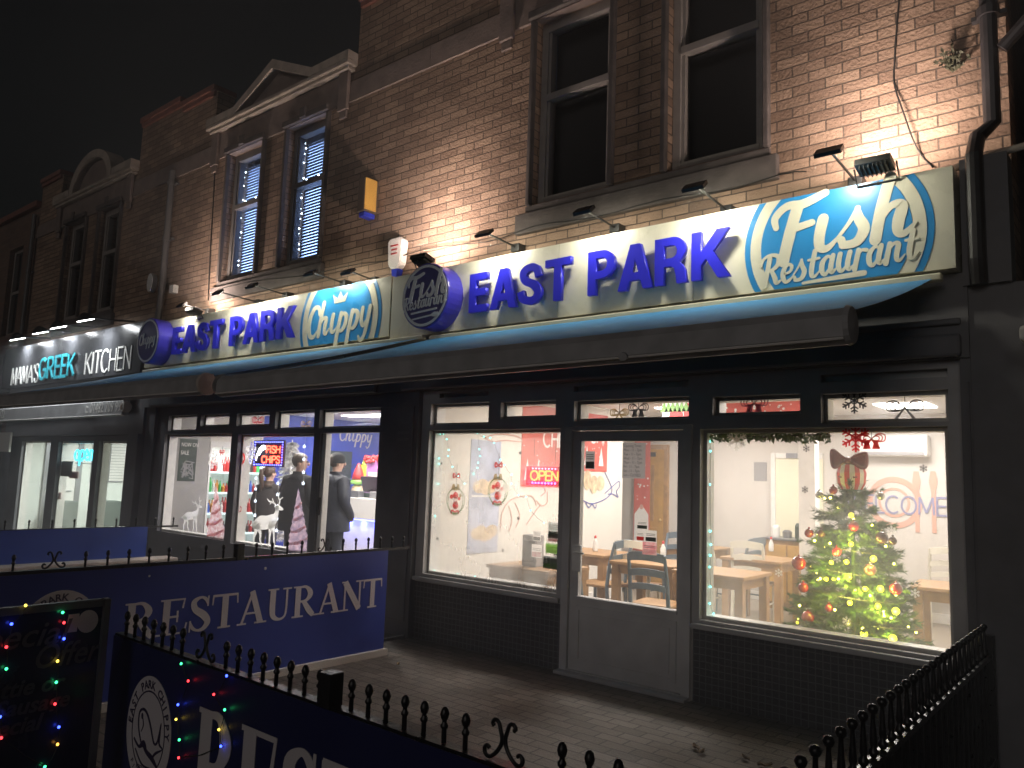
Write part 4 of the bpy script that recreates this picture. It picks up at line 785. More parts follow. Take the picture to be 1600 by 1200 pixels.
# ================================================================== street railings
def finial_profile(h, ballr=.0138): return [(.0075, 0), (.0075, h-.06), (.011, h-.057), (.012, h-.05), (.0075, h-.043), (.007, h-.033), (ballr*.72, h-.034), (ballr, h-.02), (ballr*.72, h-.006), (.004, h)]
def scroll(bm, p, u, s=.055):
    """wrought C scrolls back to back"""
    for sg in (-1, 1):
        pts = [(.62, 1.6), (.72, 1.72), (.58, 1.9), (.34, 1.82), (.2, 1.45), (.1, 1.1), (.16, .8), (.42, .42), (.78, .14), (1.1, .16), (1.2, .42), (1.04, .6), (.88, .5)]
        tube(bm, [Vector(p)+Vector(u)*(sg*x*s)+Vector((0, 0, z*s)) for x, z in smooth_path(pts, 4)], .006, 6)
def railing(name, label, a, b, ztop, step=.125, fh=.10, posts=(), scrolls=(), bars=True, panel=None, lowbulb=False):
    a, b = Vector((*a, 0)), Vector((*b, 0)); L = (b-a).length; u = (b-a)/L; n = Vector((u.y, -u.x, 0))
    t = thing(name, label, 'railing', a)
    bm = B(); mid = (a+b)/2
    obox(bm, mid+Vector((0, 0, ztop-.012)), u, n, (0, 0, 1), L/2, .02, .012); obox(bm, mid+Vector((0, 0, .12)), u, n, (0, 0, 1), L/2, .02, .012); obj('rail', bm, 'black_metal', t)
    pm = None; k = 0; s = .06
    while s < L:
        if min([abs(s-q) for q in posts]+[9]) > .05 and min([abs(s-q) for q in scrolls]+[9]) > .13:
            p = a+u*s
            prof = finial_profile(fh) if not lowbulb else [(.008, 0), (.017, .012), (.019, .022), (.009, .034), (.014, .05), (.012, .075), (.008, fh-.05), (.008, fh-.034), (.014, fh-.03), (.019, fh-.017), (.014, fh-.004), (.003, fh)]
            if pm is None:
                bm = B(); lathe(bm, p+Vector((0, 0, ztop+.0005)), prof, 10); f0 = obj('finial', bm, 'black_metal', t, smooth=True); pm = s
                bm = B(); box(bm, p.x-.007, p.x+.007, p.y-.007, p.y+.007, .133, ztop-.025); b0 = obj('bar', bm, 'black_metal', t)
            else:
                for o in ([f0, b0] if bars else [f0]):
                    c = o.copy(); SC.collection.objects.link(c); c.parent = t; c.location = u*(s-pm)
        s += step; k += 1
    if not bars: bpy.data.objects.remove(b0)
    for s in scrolls: bm = B(); scroll(bm, a+u*s+Vector((0, 0, ztop)), u); obj('scroll', bm, 'black_metal', t, smooth=True)
    for s in posts: bm = B(); p = a+u*s; obox(bm, p+Vector((0, 0, (ztop+.1)/2)), u, n, (0, 0, 1), .03, .03, (ztop+.1)/2); bmesh.ops.bevel(bm, geom=bm.edges[:], offset=.003, segments=1, affect='EDGES'); obj('post', bm, 'black_metal', t)
    if panel:
        h0, h1, off, m = panel; bm = B(); obox(bm, mid+n*off+Vector((0, 0, (h0+h1)/2)), u, n, (0, 0, 1), L/2-.02, .004, (h1-h0)/2); tag(obj('banner', bm, m), *panel_tags[name+label]) if False else obj('backing_sheet', bm, m, t)
    return t
FRY, FRZ = -3.93, .93
railing('railing', 'black ball topped railing along the pavement with a square post and scroll', (-3.62, FRY), (-.78, FRY), FRZ-.065, .082, .098, posts=(PY(518, 1050, FRY).x+3.62,), scrolls=(PY(322, 1010, FRY).x+3.62, PY(787, 1160, FRY).x+3.62), bars=False)
railing('railing', 'black railing between the two forecourts, behind the big blue banner', (-5.43, -.5), (-5.43, -6.4), FRZ+.005, .14, .10, posts=(1.75,), scrolls=(.95, 3.05), bars=False)
railing('railing', 'black railing with bulbous spindles below the christmas tree window', (-.80, -.2), (-.80, -3.93), .70, .118, .18, posts=(.04,), bars=True, lowbulb=True, panel=(.13, .67, .03, 'sheet_black'))
railing('railing', 'far black railing above the plain blue sheet of the dark shop', (-9.83, -.45), (-9.83, -4.6), .84, .24, .1, bars=False)
def banner(name, label, fr, w, h, m='banner_blue'):
    """a flat printed sheet; the frame's origin is its lower left corner"""
    t = thing(name, label, 'banner', fr.o); bm = B(); prism(bm, fr, [(0, 0), (w, 0), (w, h), (0, h)], -.004, 0); obj('sheet', bm, m, t); return t
def chippy_logo(t, fr, cx, cy, k, m='banner_white', dark='banner_ink'):
    mat('banner_ink', (.03, .02, .06), .5)
    bm = B(); prism(bm, fr, circ(cx, cy, .20*k, .235*k, 48), .0003, .002); o = obj('roundel', bm, m, t)
    bm = B(); ringp(bm, fr, cx, cy, .143*k, .149*k, .0022, .003, sy=1.17); arc_text(bm, fr, 'EAST PARK CHIPPY', .05*k, cx, cy, .168*k, 90, 170, .0022, ry=.2*k, bold=.001*k); arc_text(bm, fr, 'FISH & CHIPS', .034*k, cx, cy, .172*k, 270, 90, .0022, ry=.205*k, flip=True)
    P = lambda q: [(cx+x*k, cy+y*k, w*k) for x, y, w in q]
    stroke(bm, fr, P([(-.05, -.06, .008), (-.085, .0, .01), (-.09, .06, .01), (-.06, .085, .012), (-.02, .075, .012), (.02, .03, .012), (.06, -.03, .01), (.09, -.02, .01), (.11, .06, .006), (.105, -.02, .012), (.135, -.04, .006), (.08, -.07, .012), (.05, -.1, .008)]), .0022, .003)
    stroke(bm, fr, P([(-.12, -.05, .01), (-.07, -.075, .012), (-.03, -.055, .03), (.0, -.08, .02), (.05, -.095, .025), (.1, -.12, .012)]), .0022, .003); stroke(bm, fr, P([(-.055, .05, .004), (-.045, .02, .006), (-.06, -.01, .004)]), .0022, .003)
    prism(bm, fr, circ(cx-.062*k, cy+.055*k, .009*k, .013*k, 10), .0022, .003); stroke(bm, fr, P([(-.1, -.09, .006), (-.03, -.14, .008), (.05, -.14, .006)]), .0022, .003)
    add_bm(bm, font_text(fr, 'RESTAURANT', .026*k, cx, cy-.165*k, .0022, .0005, 0, align='CENTER')); obj('lettering', bm, dark, o)
# divider banner (faces the restaurant forecourt): frame runs from the street end to the shops
fr = FX(-5.2, .06, -5.385); t = banner('banner', 'long blue banner between the forecourts reading restaurant in white capitals', fr, 4.42, .855)
bm = B(); write(bm, fr, 'RESTAURANT', SERIF, 2.10, .372, .245, .0003, .0025, xspan=2.27); obj('lettering', bm, 'banner_white', t)
chippy_logo(t, fr, 1.70, .45, 1.25)
bm = B(); box(bm, -5.42, -5.36, -3.3, -.75, .0, .055); obj('bottom_batten', bm, 'edge_pale', t)
bm = B(); ball(bm, (-5.384, -2.04, .84), .012, 6, .3); ball(bm, (-5.384, -2.95, .85), .008, 6, .3); obj('fixing', bm, 'lamp_pale', t)
# the chip shop's own banner on the other side, the dark shop's blue sheet
t = banner('banner', 'plain blue sheet on the far railing in front of the dark shop', FX(-4.6, .46, -9.8), 3.75, .37, 'banner_plain')
bm = B(); box(bm, -9.95, -9.7, -4.7, -.5, .0, .40); box(bm, -9.98, -9.68, -4.72, -.48, .40, .44, .01); tag(obj('low_wall', bm, 'stone_pale'), 'low wall with a pale coping under the plain blue sheet', 'wall')
# front banner facing the street
fr = FY(-3.60, .06, FRY-.035); t = banner('banner', 'shaded blue banner on the pavement railing with the fish roundel and large serif letters', fr, 2.86, .80, 'banner_blue_shaded')
chippy_logo(t, fr, .385, .475, .93); bm = B(); write(bm, fr, 'RESTAURANT', SERIF, .76, .27, .385, .0003, .0025, xspan=2.0*1.35); 
geom = [v for v in bm.verts if v.co.x > -.85]; bmesh.ops.delete(bm, geom=geom, context='VERTS'); obj('lettering', bm, 'banner_white', t)
# coloured lights
for nm, c in (('red', (1, .04, .05)), ('green', (.05, 1, .3)), ('blue', (.04, .08, 1)), ('yellow', (1, .7, .08)), ('orange', (1, .42, .06)), ('cyan', (.15, 1, .85))): glow('bulb_'+nm, c, 3 if nm != 'blue' else 5)
def fairy(label, pts, where, cat='fairy lights', r=.007, wire=True, group=None):
    t = thing('fairy_lights', label, cat, where(pts[0][0], pts[0][1]), group); ps = []
    for x, y, c in pts:
        p = where(x, y); ps.append(p); bm = B(); ball(bm, p, r, 6); obj('bulb', bm, 'bulb_'+c, t)
    if wire:
        bm = B(); q = []
        for a, b in zip(ps, ps[1:]): q += [a, (a+b)/2+Vector((0, 0, -.012))]
        tube(bm, [v+Vector((0, .004, 0)) for v in q+[ps[-1]]], .0016, 4); obj('wire', bm, 'cable', t)
    return t
fairy('small coloured lights dotted down the dark banner beside its fish roundel', [(283, 1037, 'green'), (294, 1064, 'red'), (278, 1101, 'blue'), (275, 1124, 'yellow'), (280, 1156, 'green'), (279, 1184, 'red'), (345, 1166, 'blue'), (342, 1140, 'yellow'), (351, 1109, 'green'), (334, 1085, 'red'), (354, 1056, 'blue')], lambda x, y: PY(x, y, FRY-.05), r=.005)
# pavement sign
AX = -3.40
t = thing('pavement_sign', 'dark framed pavement sign hung with coloured lights beside the railing end', 'sign board', (AX, -4.4, 0))
fr = FX(-4.78, .10, AX); Wd = .70; Hh = .955
bm = B(); prism(bm, fr, [(.03, .03), (Wd-.03, .03), (Wd-.03, Hh-.03), (.03, Hh-.03)], -.02, -.004); obj('poster_face', bm, 'sign_navy', t)
bm = B()
for q in ([(0, 0), (.03, 0), (.03, Hh), (0, Hh)], [(Wd-.03, 0), (Wd, 0), (Wd, Hh), (Wd-.03, Hh)], [(.03, 0), (Wd-.03, 0), (Wd-.03, .03), (.03, .03)], [(.03, Hh-.03), (Wd-.03, Hh-.03), (Wd-.03, Hh), (.03, Hh)]): prism(bm, fr, q, -.03, .006)
bmesh.ops.bevel(bm, geom=bm.edges[:], offset=.004, segments=2, affect='EDGES'); obj('frame', bm, 'steel_grey', t)
bm = B()
for s in (0, Wd): tube(bm, [fr.p(s, Hh-.05, -.03), fr.p(s, -.1, -.5)], .012, 8); tube(bm, [fr.p(s, .02, -.015), fr.p(s, -.1, .0)], .014, 8)
obj('leg', bm, 'steel_grey', t)
bm = B(); write(bm, fr, 'pecial'.replace('p', 'p'), {**SCRIPT}, 0, 0, 1, 0, 1) if False else add_bm(bm, font_text(fr, 'Special', .13, .18, .80, .0005, .0005, .001, shear=.3)); add_bm(bm, font_text(fr, 'Offer', .13, .42, .71, .0005, .0005, .001, shear=.3, sx=.85))
add_bm(bm, font_text(fr, 'Pattie or', .085, .24, .62, .0005, .0005, .002, shear=.25)); add_bm(bm, font_text(fr, '4 Sausage', .085, .24, .55, .0005, .0005, .002, shear=.25)); add_bm(bm, font_text(fr, 'Special', .085, .24, .48, .0005, .0005, .002, shear=.25)); ringp(bm, fr, .42, .2, .13, .135, .0005, .0015); obj('lettering', bm, 'sign_text', t)
bm = B(); prism(bm, fr, circ(.615, .87, .04, .045, 24), -.0035, .0002); prism(bm, fr, [(.535, .835), (.575, .835), (.58, .905), (.54, .905)], -.0035, .0004); obj('sticker', bm, 'banner_white', t)
fairy('coloured fairy lights draped over the dark pavement sign', [(40, 946, 'yellow'), (18, 975, 'blue'), (10, 1011, 'red'), (10, 1045, 'green'), (-20, 1080, 'yellow'), (0, 1120, 'blue'), (2, 1153, 'red'), (70, 1198, 'green'), (90, 1163, 'orange'), (92, 1136, 'blue'), (86, 1100, 'red'), (88, 1066, 'green'), (90, 1033, 'yellow'), (100, 998, 'blue'), (100, 973, 'red'), (98, 957, 'green')], lambda x, y: PX(x, y, AX+.016), r=.0058)
# leaves and litter on the paving
for q, s, w in (((1087, 1168), .07, 'curled pale leaf on the paving in front of the door'), ((1097, 1175), .05, 'small broken leaf beside the curled one on the paving'), ((1165, 1185), .06, 'thin scrap lying on the paving below the tree window'), ((622, 1038), .05, 'dry leaf near the foot of the long blue banner'), ((1195, 1196), .07, 'crumpled pale wrapper at the bottom edge of the paving')):
    p = PZ(*q, .012); bm = B(); g = []
    for i in range(5):
        for j in range(3): g.append(bm.verts.new((p.x+(i-2)*s*.3, p.y+(j-1)*s*.3*(1-abs(i-2)*.35), p.z+.012*abs(j-1)+.006*math.sin(i*2))))
    for i in range(4):
        for j in range(2): bm.faces.new((g[i*3+j], g[i*3+3+j], g[i*3+4+j], g[i*3+j+1]))
    bmesh.ops.rotate(bm, verts=bm.verts, cent=p, matrix=Matrix.Rotation(random.random()*3, 3, 'Z')); bmesh.ops.solidify(bm, geom=bm.faces[:], thickness=.002); tag(obj('fallen_leaf' if 'leaf' in w else 'litter_scrap', bm, 'leaf_tan'), w, 'leaf' if 'leaf' in w else 'litter')
# ================================================================== things in the rooms and on the panes
film('film_white', (.80, .78, .75)); film('film_red', (.62, .05, .05)); film('film_dark', (.10, .10, .11), .5); film('film_gold', (.50, .36, .16), .6); film('film_green', (.16, .28, .10), .6); film('film_frost', (.86, .86, .84), .65); film('film_wine', (.20, .03, .05), .5); film('film_pink', (.66, .26, .28), .7, (.72, .52, .52)); film('film_mauve', (.30, .24, .34), .7, (.56, .42, .50)); film('film_silver', (.74, .66, .66), .7, (.62, .32, .34)); film('film_paper', (.75, .73, .70), .6); film('film_grey', (.36, .35, .36), .55); film('film_lime', (.26, .52, .10), .6); film('film_ink', (.05, .06, .055), .5)
def poster(name, label, cat, x0, y0, x1, y1, plane, v, m, th=.006, art=None, group=None):
    """flat sheet: two opposite pixel corners on the plane y = v or x = v"""
    f = (lambda a, b: PY(a, b, v)) if plane == 'Y' else (lambda a, b: PX(a, b, v))
    p, q = f(x0, (y0)), f(x1, (y1)); ax = 0 if plane == 'Y' else 1
    a0, a1 = sorted((p[ax], q[ax])); z0, z1 = sorted((p.z, q.z)); fr = FY(a0, z0, v) if plane == 'Y' else FX(a0, z0, v)
    w, h = a1-a0, z1-z0; bm = B(); prism(bm, fr, [(0, 0), (w, 0), (w, h), (0, h)], -th, 0)
    if art is None: return tag(obj(name, bm, m), label, cat, group), fr, w, h
    t = thing(name, label, cat, fr.o, group); obj('sheet', bm, m, t); art(t, fr, w, h); return t, fr, w, h
def text_lines(t, fr, lines, x, y, size, lead, m='ink', **k):
    bm = B()
    for i, s in enumerate(lines): add_bm(bm, font_text(fr, s, size, x, y-i*lead, .0006, .0004, **k))
    return obj('lettering', bm, m, t)
# ---------------------------------------------------------------- tables and chairs
def make_table(w=.75, d=.7):
    t = thing('dining_table', '', 'table', (0, 0, 0), 'wooden tables in the restaurant')
    bm = B(); box(bm, -w/2, w/2, -d/2, d/2, .715, .75, .006); obj('tabletop', bm, 'wood', t)
    bm = B(); wall(bm, -w/2+.05, w/2-.05, .62, .714, -d/2+.05, -d/2+.075); box(bm, -w/2+.05, w/2-.05, d/2-.075, d/2-.05, .62, .714); box(bm, -w/2+.05, -w/2+.075, -d/2+.0755, d/2-.0755, .62, .714); box(bm, w/2-.075, w/2-.05, -d/2+.0755, d/2-.0755, .62, .714); obj('apron', bm, 'wood', t)
    for sx in (-1, 1):
        for sy in (-1, 1): bm = B(); x, y = sx*(w/2-.06), sy*(d/2-.06); box(bm, x-.04, x+.04, y-.04, y+.04, .0, .7138, .005); obj('leg', bm, 'wood', t)
    return t
def make_chair(m):
    t = thing('dining_chair', '', 'chair', (0, 0, 0), 'ladder back chairs in the restaurant')   # faces +y
    bm = B(); box(bm, -.21, .21, -.2, .22, .43, .465, .012); obj('seat', bm, 'wood', t)
    for s in (-1, 1):
        bm = B(); tube(bm, [(s*.19, -.24, .0), (s*.19, -.2, .45), (s*.185, -.23, .7), (s*.18, -.29, .93)], [.018, .021, .02, .016], 8); obj('leg', bm, m, t)
        bm = B(); tube(bm, [(s*.18, .19, .0), (s*.18, .19, .428)], [.017, .021], 8); obj('leg', bm, m, t)
        bm = B(); tube(bm, [(s*.185, -.2, .22), (s*.18, .19, .22)], .011, 6); obj('stretcher', bm, m, t)
    for z, y, h in ((.90, -.295, .04), (.75, -.262, .032), (.62, -.245, .028)):
        bm = B(); n = 8; g = []
        for i in range(n+1):
            x = -.178+.356*i/n; b = -.035*(1-(2*i/n-1)**2); up = .02*(1-(2*i/n-1)**2)
            g.append([bm.verts.new((x, y+b+e, z+k+up)) for e, k in ((-.009, -h), (.009, -h), (.009, h), (-.009, h))])
        for A, C in zip(g, g[1:]):
            for k in range(4): bm.faces.new((A[k], A[(k+1) % 4], C[(k+1) % 4], C[k]))
        bm.faces.new(g[0][::-1]); bm.faces.new(g[-1]); obj('slat', bm, m, t)
    return t
def put(first, used, loc, rot, label):
    if not used:
        used.append(1); first.location = loc; first.rotation_euler = (0, 0, rot); first['label'] = label; return first
    return copy_tree(first, loc, rot, label)
T0 = make_table(); ut = []; C1 = make_chair('chair_blue'); u1 = []; C2 = make_chair('chair_cream'); u2 = []
fz = .006
def tz(x, y, z=.75): p = PZ(x, y, z); return (p.x, p.y, fz)
TB = [((-4.75, .62, fz), 0, 'wooden table at the left restaurant window, under the hanging bauble stickers'), ((-5.28, 2.4, fz), 0, 'wooden table by the left wall seen through the door glass'), (tz(1024, 878), .05, 'wooden table in the middle of the door glass, behind the near blue chair'), ((-4.9, 4.35, fz), 0, 'wooden table farthest back, below the brown door'), (tz(1190, 872), 0, 'wooden table left of the christmas tree'), (tz(1128, 893), 0, 'wooden table at the left edge of the tree window'), ((-1.45, 2.7, fz), .1, 'wooden table right of the christmas tree')]
for l, r, w in TB: put(T0, ut, l, r, w)
for q, r, w in (((1028, 866), .12, 'blue grey ladder back chair nearest behind the door glass'), ((926, 869), -.45, 'blue grey ladder back chair cut by the left edge of the door glass'), ((940, 846), math.pi*.5, 'blue grey chair beyond the wall table with the condiments'), ((1046, 838), math.pi, 'blue grey chair at the farthest table below the brown door'), ((1152, 842), 1.4, 'blue grey chair just left of the tree window table')):
    put(C1, u1, tz(*q, .92), r, w)
for q, r, w in (((998, 848), 0.2, 'cream chair between the two tables in the door glass'), ((1178, 849), .1, 'cream ladder back chair at the table left of the tree'), ((1118, 842), -.3, 'cream chair at the far left of the tree window'), ((1475, 858), .3, 'cream chair right of the christmas tree, at the window edge')):
    put(C2, u2, tz(*q, .92), r, w)
# condiments and boxes
for q, w in (((930, 862), 'clear condiment bottle on the table by the left wall'), ((1036, 872), 'sauce bottle on the middle table behind the door glass'), ((1205, 862), 'small bottle on the table left of the tree')):
    p = PZ(*q, .752); t = thing('sauce_bottle', w, 'bottle', p); bm = B(); lathe(bm, (p.x, p.y, .7565), [(.03, 0), (.032, .01), (.032, .1), (.014, .14), (.013, .155)], 12); obj('body', bm, 'paper_white', t, smooth=True); bm = B(); lathe(bm, (p.x, p.y, .912), [(.015, 0), (.015, .02), (.006, .035)], 10); obj('cap', bm, 'sticker_red', t)
p = PZ(832, 884, .76); t = thing('menu_box', 'dark upright box standing on the window table beside the small cards', 'box', p); bm = B(); box(bm, p.x-.09, p.x+.09, p.y-.06, p.y+.06, .757, .757+.3, .008); obj('body', bm, 'paper_grey', t); bm = B(); box(bm, p.x-.07, p.x+.07, p.y-.0645, p.y-.0605, .80, 1.0); obj('front_panel', bm, 'ink', t)
# ---------------------------------------------------------------- restaurant walls
LW = -5.893
def wl(pts, w): return [(PX(x, y, LW).y, PX(x, y, LW).z, w) for x, y in pts]
def mural(bm, pts, w=.012): stroke(bm, FX(0, 0, LW), wl(pts, w), .0, .002)
def red_art(t, fr, w, h):
    bm = B(); write(bm, fr, 'CHR', SANS, w*.42, h*.50, .2, .0004, .002, w=.14); 
    for k in range(26): prism(bm, fr, circ(random.uniform(.04, w-.04), random.uniform(.04, h-.04), random.uniform(.006, .014), n=8), .0003, .0016)
    for x in (.12, .34, .8): prism(bm, fr, [(w*x-.06, .08), (w*x+.06, .08), (w*x, .34)], .0003, .0014)
    obj('white_print', bm, 'sticker_white', t)
for nm, (y0, y1, z0, z1) in (('red festive banner with white trees high on the left restaurant wall', (1.72, 2.72, 1.50, 2.5)), ('red festive banner with reindeer shapes seen through the door glass', (2.86, 3.62, 1.72, 2.5))):
    fr = FX(y0, z0, LW); t = thing('wall_banner', nm, 'banner', fr.o); bm = B(); prism(bm, fr, [(0, 0), (y1-y0, 0), (y1-y0, z1-z0), (0, z1-z0)], -.006, 0); obj('sheet', bm, 'red_mural', t); red_art(t, fr, y1-y0, z1-z0)
def food_art(t, fr, w, h):
    for cy, m in ((.58, 'poster_orange'), (.17, 'poster_orange')):
        for k in range(5): bm = B(); prism(bm, fr, circ(w*(.3+.12*k), h*(cy+.02*math.sin(k*2)), w*.2, h*.055, 18), .0004, .0012+k*.0004); obj('food_picture', bm, m, t)
    bm = B(); box(bm, fr.o.x, fr.o.x+.003, fr.o.y+.02, fr.o.y+w-.02, fr.o.z+h*.5-.01, fr.o.z+h*.5+.01); obj('divider', bm, 'paper_white', t)
poster('food_poster', 'tall blue poster with orange dishes on the left restaurant wall', 'poster', 737, 686, 777, 862, 'X', LW, 'poster_blue', art=food_art)
bm = B()
for q in ([(757, 684), (770, 690), (790, 688), (815, 690), (808, 682), (780, 678), (757, 684)], [(845, 775), (852, 768), (850, 760), (858, 757)], [(838, 790), (830, 775), (800, 780), (785, 800), (782, 830)], [(845, 788), (836, 800), (822, 820)], [(838, 782), (846, 790), (855, 785), (855, 768)], [(795, 790), (800, 812), (795, 830)], [(805, 786), (812, 806), (806, 824)]): mural(bm, q, .013)
tag(obj('wall_drawing', bm, 'pink_line'), 'pink line drawing of a lobster on the white left wall', 'wall art')
t = thing('wall_drawing', 'blue outlined fish with an orange filling drawn on the wall behind the door', 'wall art', PX(940, 760, LW)); bm = B()
for q in ([(911, 782), (925, 787), (945, 780), (956, 768), (952, 752), (945, 738)], [(945, 771), (957, 760), (967, 752), (968, 760), (963, 768), (966, 777), (958, 772), (950, 772)], [(915, 786), (920, 793), (925, 788), (930, 794), (932, 789)]): mural(bm, q, .012)
obj('outline', bm, 'blue_line', t); bm = B()
for x, y, a, b in ((918, 750, .09, .13), (928, 757, .1, .12), (938, 755, .1, .1)): p = PX(x, y, LW); prism(bm, FX(p.y, p.z, LW), circ(0, 0, a, b, 20), .0002, .0016+.0003*(x % 3))
obj('filling', bm, 'poster_orange', t)
BW = 5.393
def bx(x, y): p = PY(x, y, BW); return p.x, p.z
a, z = bx(1003, 760); b, z1 = bx(1040, 702)
t = thing('wooden_door', 'golden brown panelled door at the back of the restaurant', 'door', (a, BW, 0)); bm = B(); wall(bm, a, b, .01, z1, 5.35, 5.398, [(a+.1, b-.1, .9, z1-.15), (a+.1, b-.1, .2, .75)]); box(bm, a+.1, b-.1, 5.37, 5.398, .9, z1-.15); box(bm, a+.1, b-.1, 5.37, 5.398, .2, .75); obj('leaf', bm, 'wood_door', t)
bm = B(); box(bm, a+.18, b-.18, 5.362, 5.3695, 1.0, z1-.25, .004); obj('raised_panel', bm, 'wood', t); bm = B(); box(bm, (a+b)/2-.06, (a+b)/2+.06, 5.344, 5.3498, z1-.12, z1-.05); obj('door_plate', bm, 'ink', t); bm = B(); ball(bm, (b-.05, 5.33, 1.02), .025, 8); obj('handle', bm, 'sticker_gold', t); bm = B(); box(bm, a-.07, a-.001, 5.34, 5.399, .01, z1+.07, .006); box(bm, b+.001, b+.07, 5.34, 5.399, .01, z1+.07, .006); box(bm, a, b, 5.34, 5.399, z1+.001, z1+.07, .006); obj('door_frame', bm, 'wood', t)
def dot_art(t, fr, w, h):
    bm = B()
    for k in range(40): prism(bm, fr, circ(random.uniform(.03, w-.03), random.uniform(.03, h-.03), random.uniform(.006, .016), n=8), .0004, .0016)
    obj('white_print', bm, 'sticker_white', t)
def fest_art(t, fr, w, h):
    bm = B(); prism(bm, fr, circ(w*.45, h*.40, w*.22, h*.32, 16), .0004, .0016); prism(bm, fr, circ(w*.82, h*.5, w*.14, h*.4, 16), .0004, .0016); obj('red_print', bm, 'sticker_red', t)
    bm = B()
    for k in range(7): x = w*(.06+.14*k); prism(bm, fr, [(x-.05, h*.55), (x+.05, h*.55), (x, h*.97)], .0018, .003)
    obj('green_print', bm, 'card_green', t)
def gnome_art(t, fr, w, h):
    bm = B(); prism(bm, fr, [(.01, .04), (w-.01, .04), (w-.02, h*.3), (w*.5, h*.38), (.02, h*.3)], .0004, .002)
    for k in range(22): prism(bm, fr, circ(random.uniform(.03, w-.03), random.uniform(h*.42, h-.03), random.uniform(.008, .018), n=8), .0004, .0016)
    obj('white_print', bm, 'sticker_white', t); bm = B(); prism(bm, fr, circ(w*.5, h*.36, w*.12, .04, 14), .0022, .004); obj('nose', bm, 'pink_line', t)
poster('hanging_banner', 'narrow red banner with white spots and a white bearded gnome beside the brown door', 'banner', 992, 672, 1014, 862, 'Y', 5.30, 'red_mural', art=gnome_art)
poster('hanging_banner', 'long red banner hung under the ceiling, seen through the short fanlight', 'banner', 1112, 631, 1258, 662, 'Y', 2.3, 'red_mural', art=dot_art)
poster('hanging_banner', 'green and red festive picture hung behind the door fanlight', 'banner', 1035, 627, 1084, 664, 'Y', 2.3, 'sticker_white', art=fest_art)
p = PY(1395, 696, 5.2); t = thing('air_conditioner', 'long white air conditioner high on the back wall of the restaurant', 'air conditioner', p); bm = B(); box(bm, p.x-.42, p.x+.40, 5.2, 5.399, p.z-.14, p.z+.14, .03); obj('casing', bm, 'paper_white', t); bm = B(); box(bm, p.x-.38, p.x+.36, 5.19, 5.1995, p.z-.12, p.z-.08); obj('air_flap', bm, 'paper_grey', t)
t = thing('wall_lettering', 'pale blue welcome lettering over a pink plate and cutlery on the back wall', 'wall art', PY(1410, 780, BW)); fr = FY(0, 0, BW); x0, z0 = bx(1322, 798); x1, _ = bx(1482, 800); bm = B(); write(bm, fr, 'WELCOME', SANS, x0, z0, .22, .004, .006, w=.11, xspan=(x1-x0)); obj('lettering', bm, 'welcome_print', t); bm = B(); cx, cz = bx(1397, 785); ringp(bm, fr, cx, cz, .26, .33, .0003, .002); ringp(bm, fr, cx, cz, .16, .19, .0003, .002)
for xx, yy in ((1432, 755), (1458, 755)): a_, b_ = bx(xx, yy); stroke(bm, fr, [(a_, b_-.62, .05), (a_, b_-.1, .05), (a_, b_+.02, .10), (a_, b_+.15, .06)], .0022, .0034, smooth=False)
obj('plate_and_cutlery', bm, 'plate_print', t)
poster('wall_notice', 'grey framed notice on the back wall left of the kitchen doorway', 'notice', 1178, 722, 1198, 752, 'Y', BW, 'paper_grey'); poster('exit_plate', 'small blue grey plate above the kitchen doorway', 'sign', 1228, 708, 1246, 716, 'Y', 5.34, 'steel_grey')
def shelves(t, fr, w, h): bm = B(); box(bm, fr.o.x+.02, fr.o.x+w-.02, fr.o.y-.02, fr.o.y-.007, fr.o.z+h*.45, fr.o.z+h*.6); obj('dark_rows', bm, 'steel_grey', t)
p = PY(1236, 850, 4.9); t = thing('worktop_unit', 'wooden cabinet with kitchen things on top in front of the doorway', 'cabinet', (p.x, 4.9, 0)); bm = B(); box(bm, p.x-.3, p.x+.3, 4.75, 5.2, .006, .9, .01); obj('carcass', bm, 'wood', t); bm = B(); box(bm, p.x-.27, p.x-.01, 4.735, 4.7495, .1, .84, .004); box(bm, p.x+.01, p.x+.27, 4.735, 4.7495, .1, .84, .004); obj('cabinet_door', bm, 'wood_door', t); bm = B(); box(bm, p.x-.32, p.x+.32, 4.72, 5.22, .901, .93, .006); obj('worktop', bm, 'steel_grey', t)
for k, (dx, r, h) in enumerate(((-.2, .05, .16), (-.05, .06, .1), (.1, .045, .2), (.22, .05, .13))):
    bm = B(); lathe(bm, (p.x+dx, 4.9, .9305), [(r, 0), (r, h*.8), (r*.6, h)], 12); tag(obj('kitchen_jar', bm, ('paper_white', 'steel_grey', 'card_dark', 'paper_grey')[k]), ('white jar', 'low steel pot', 'tall dark bottle', 'grey jar')[k]+' on the wooden cabinet in the kitchen doorway', 'jar')
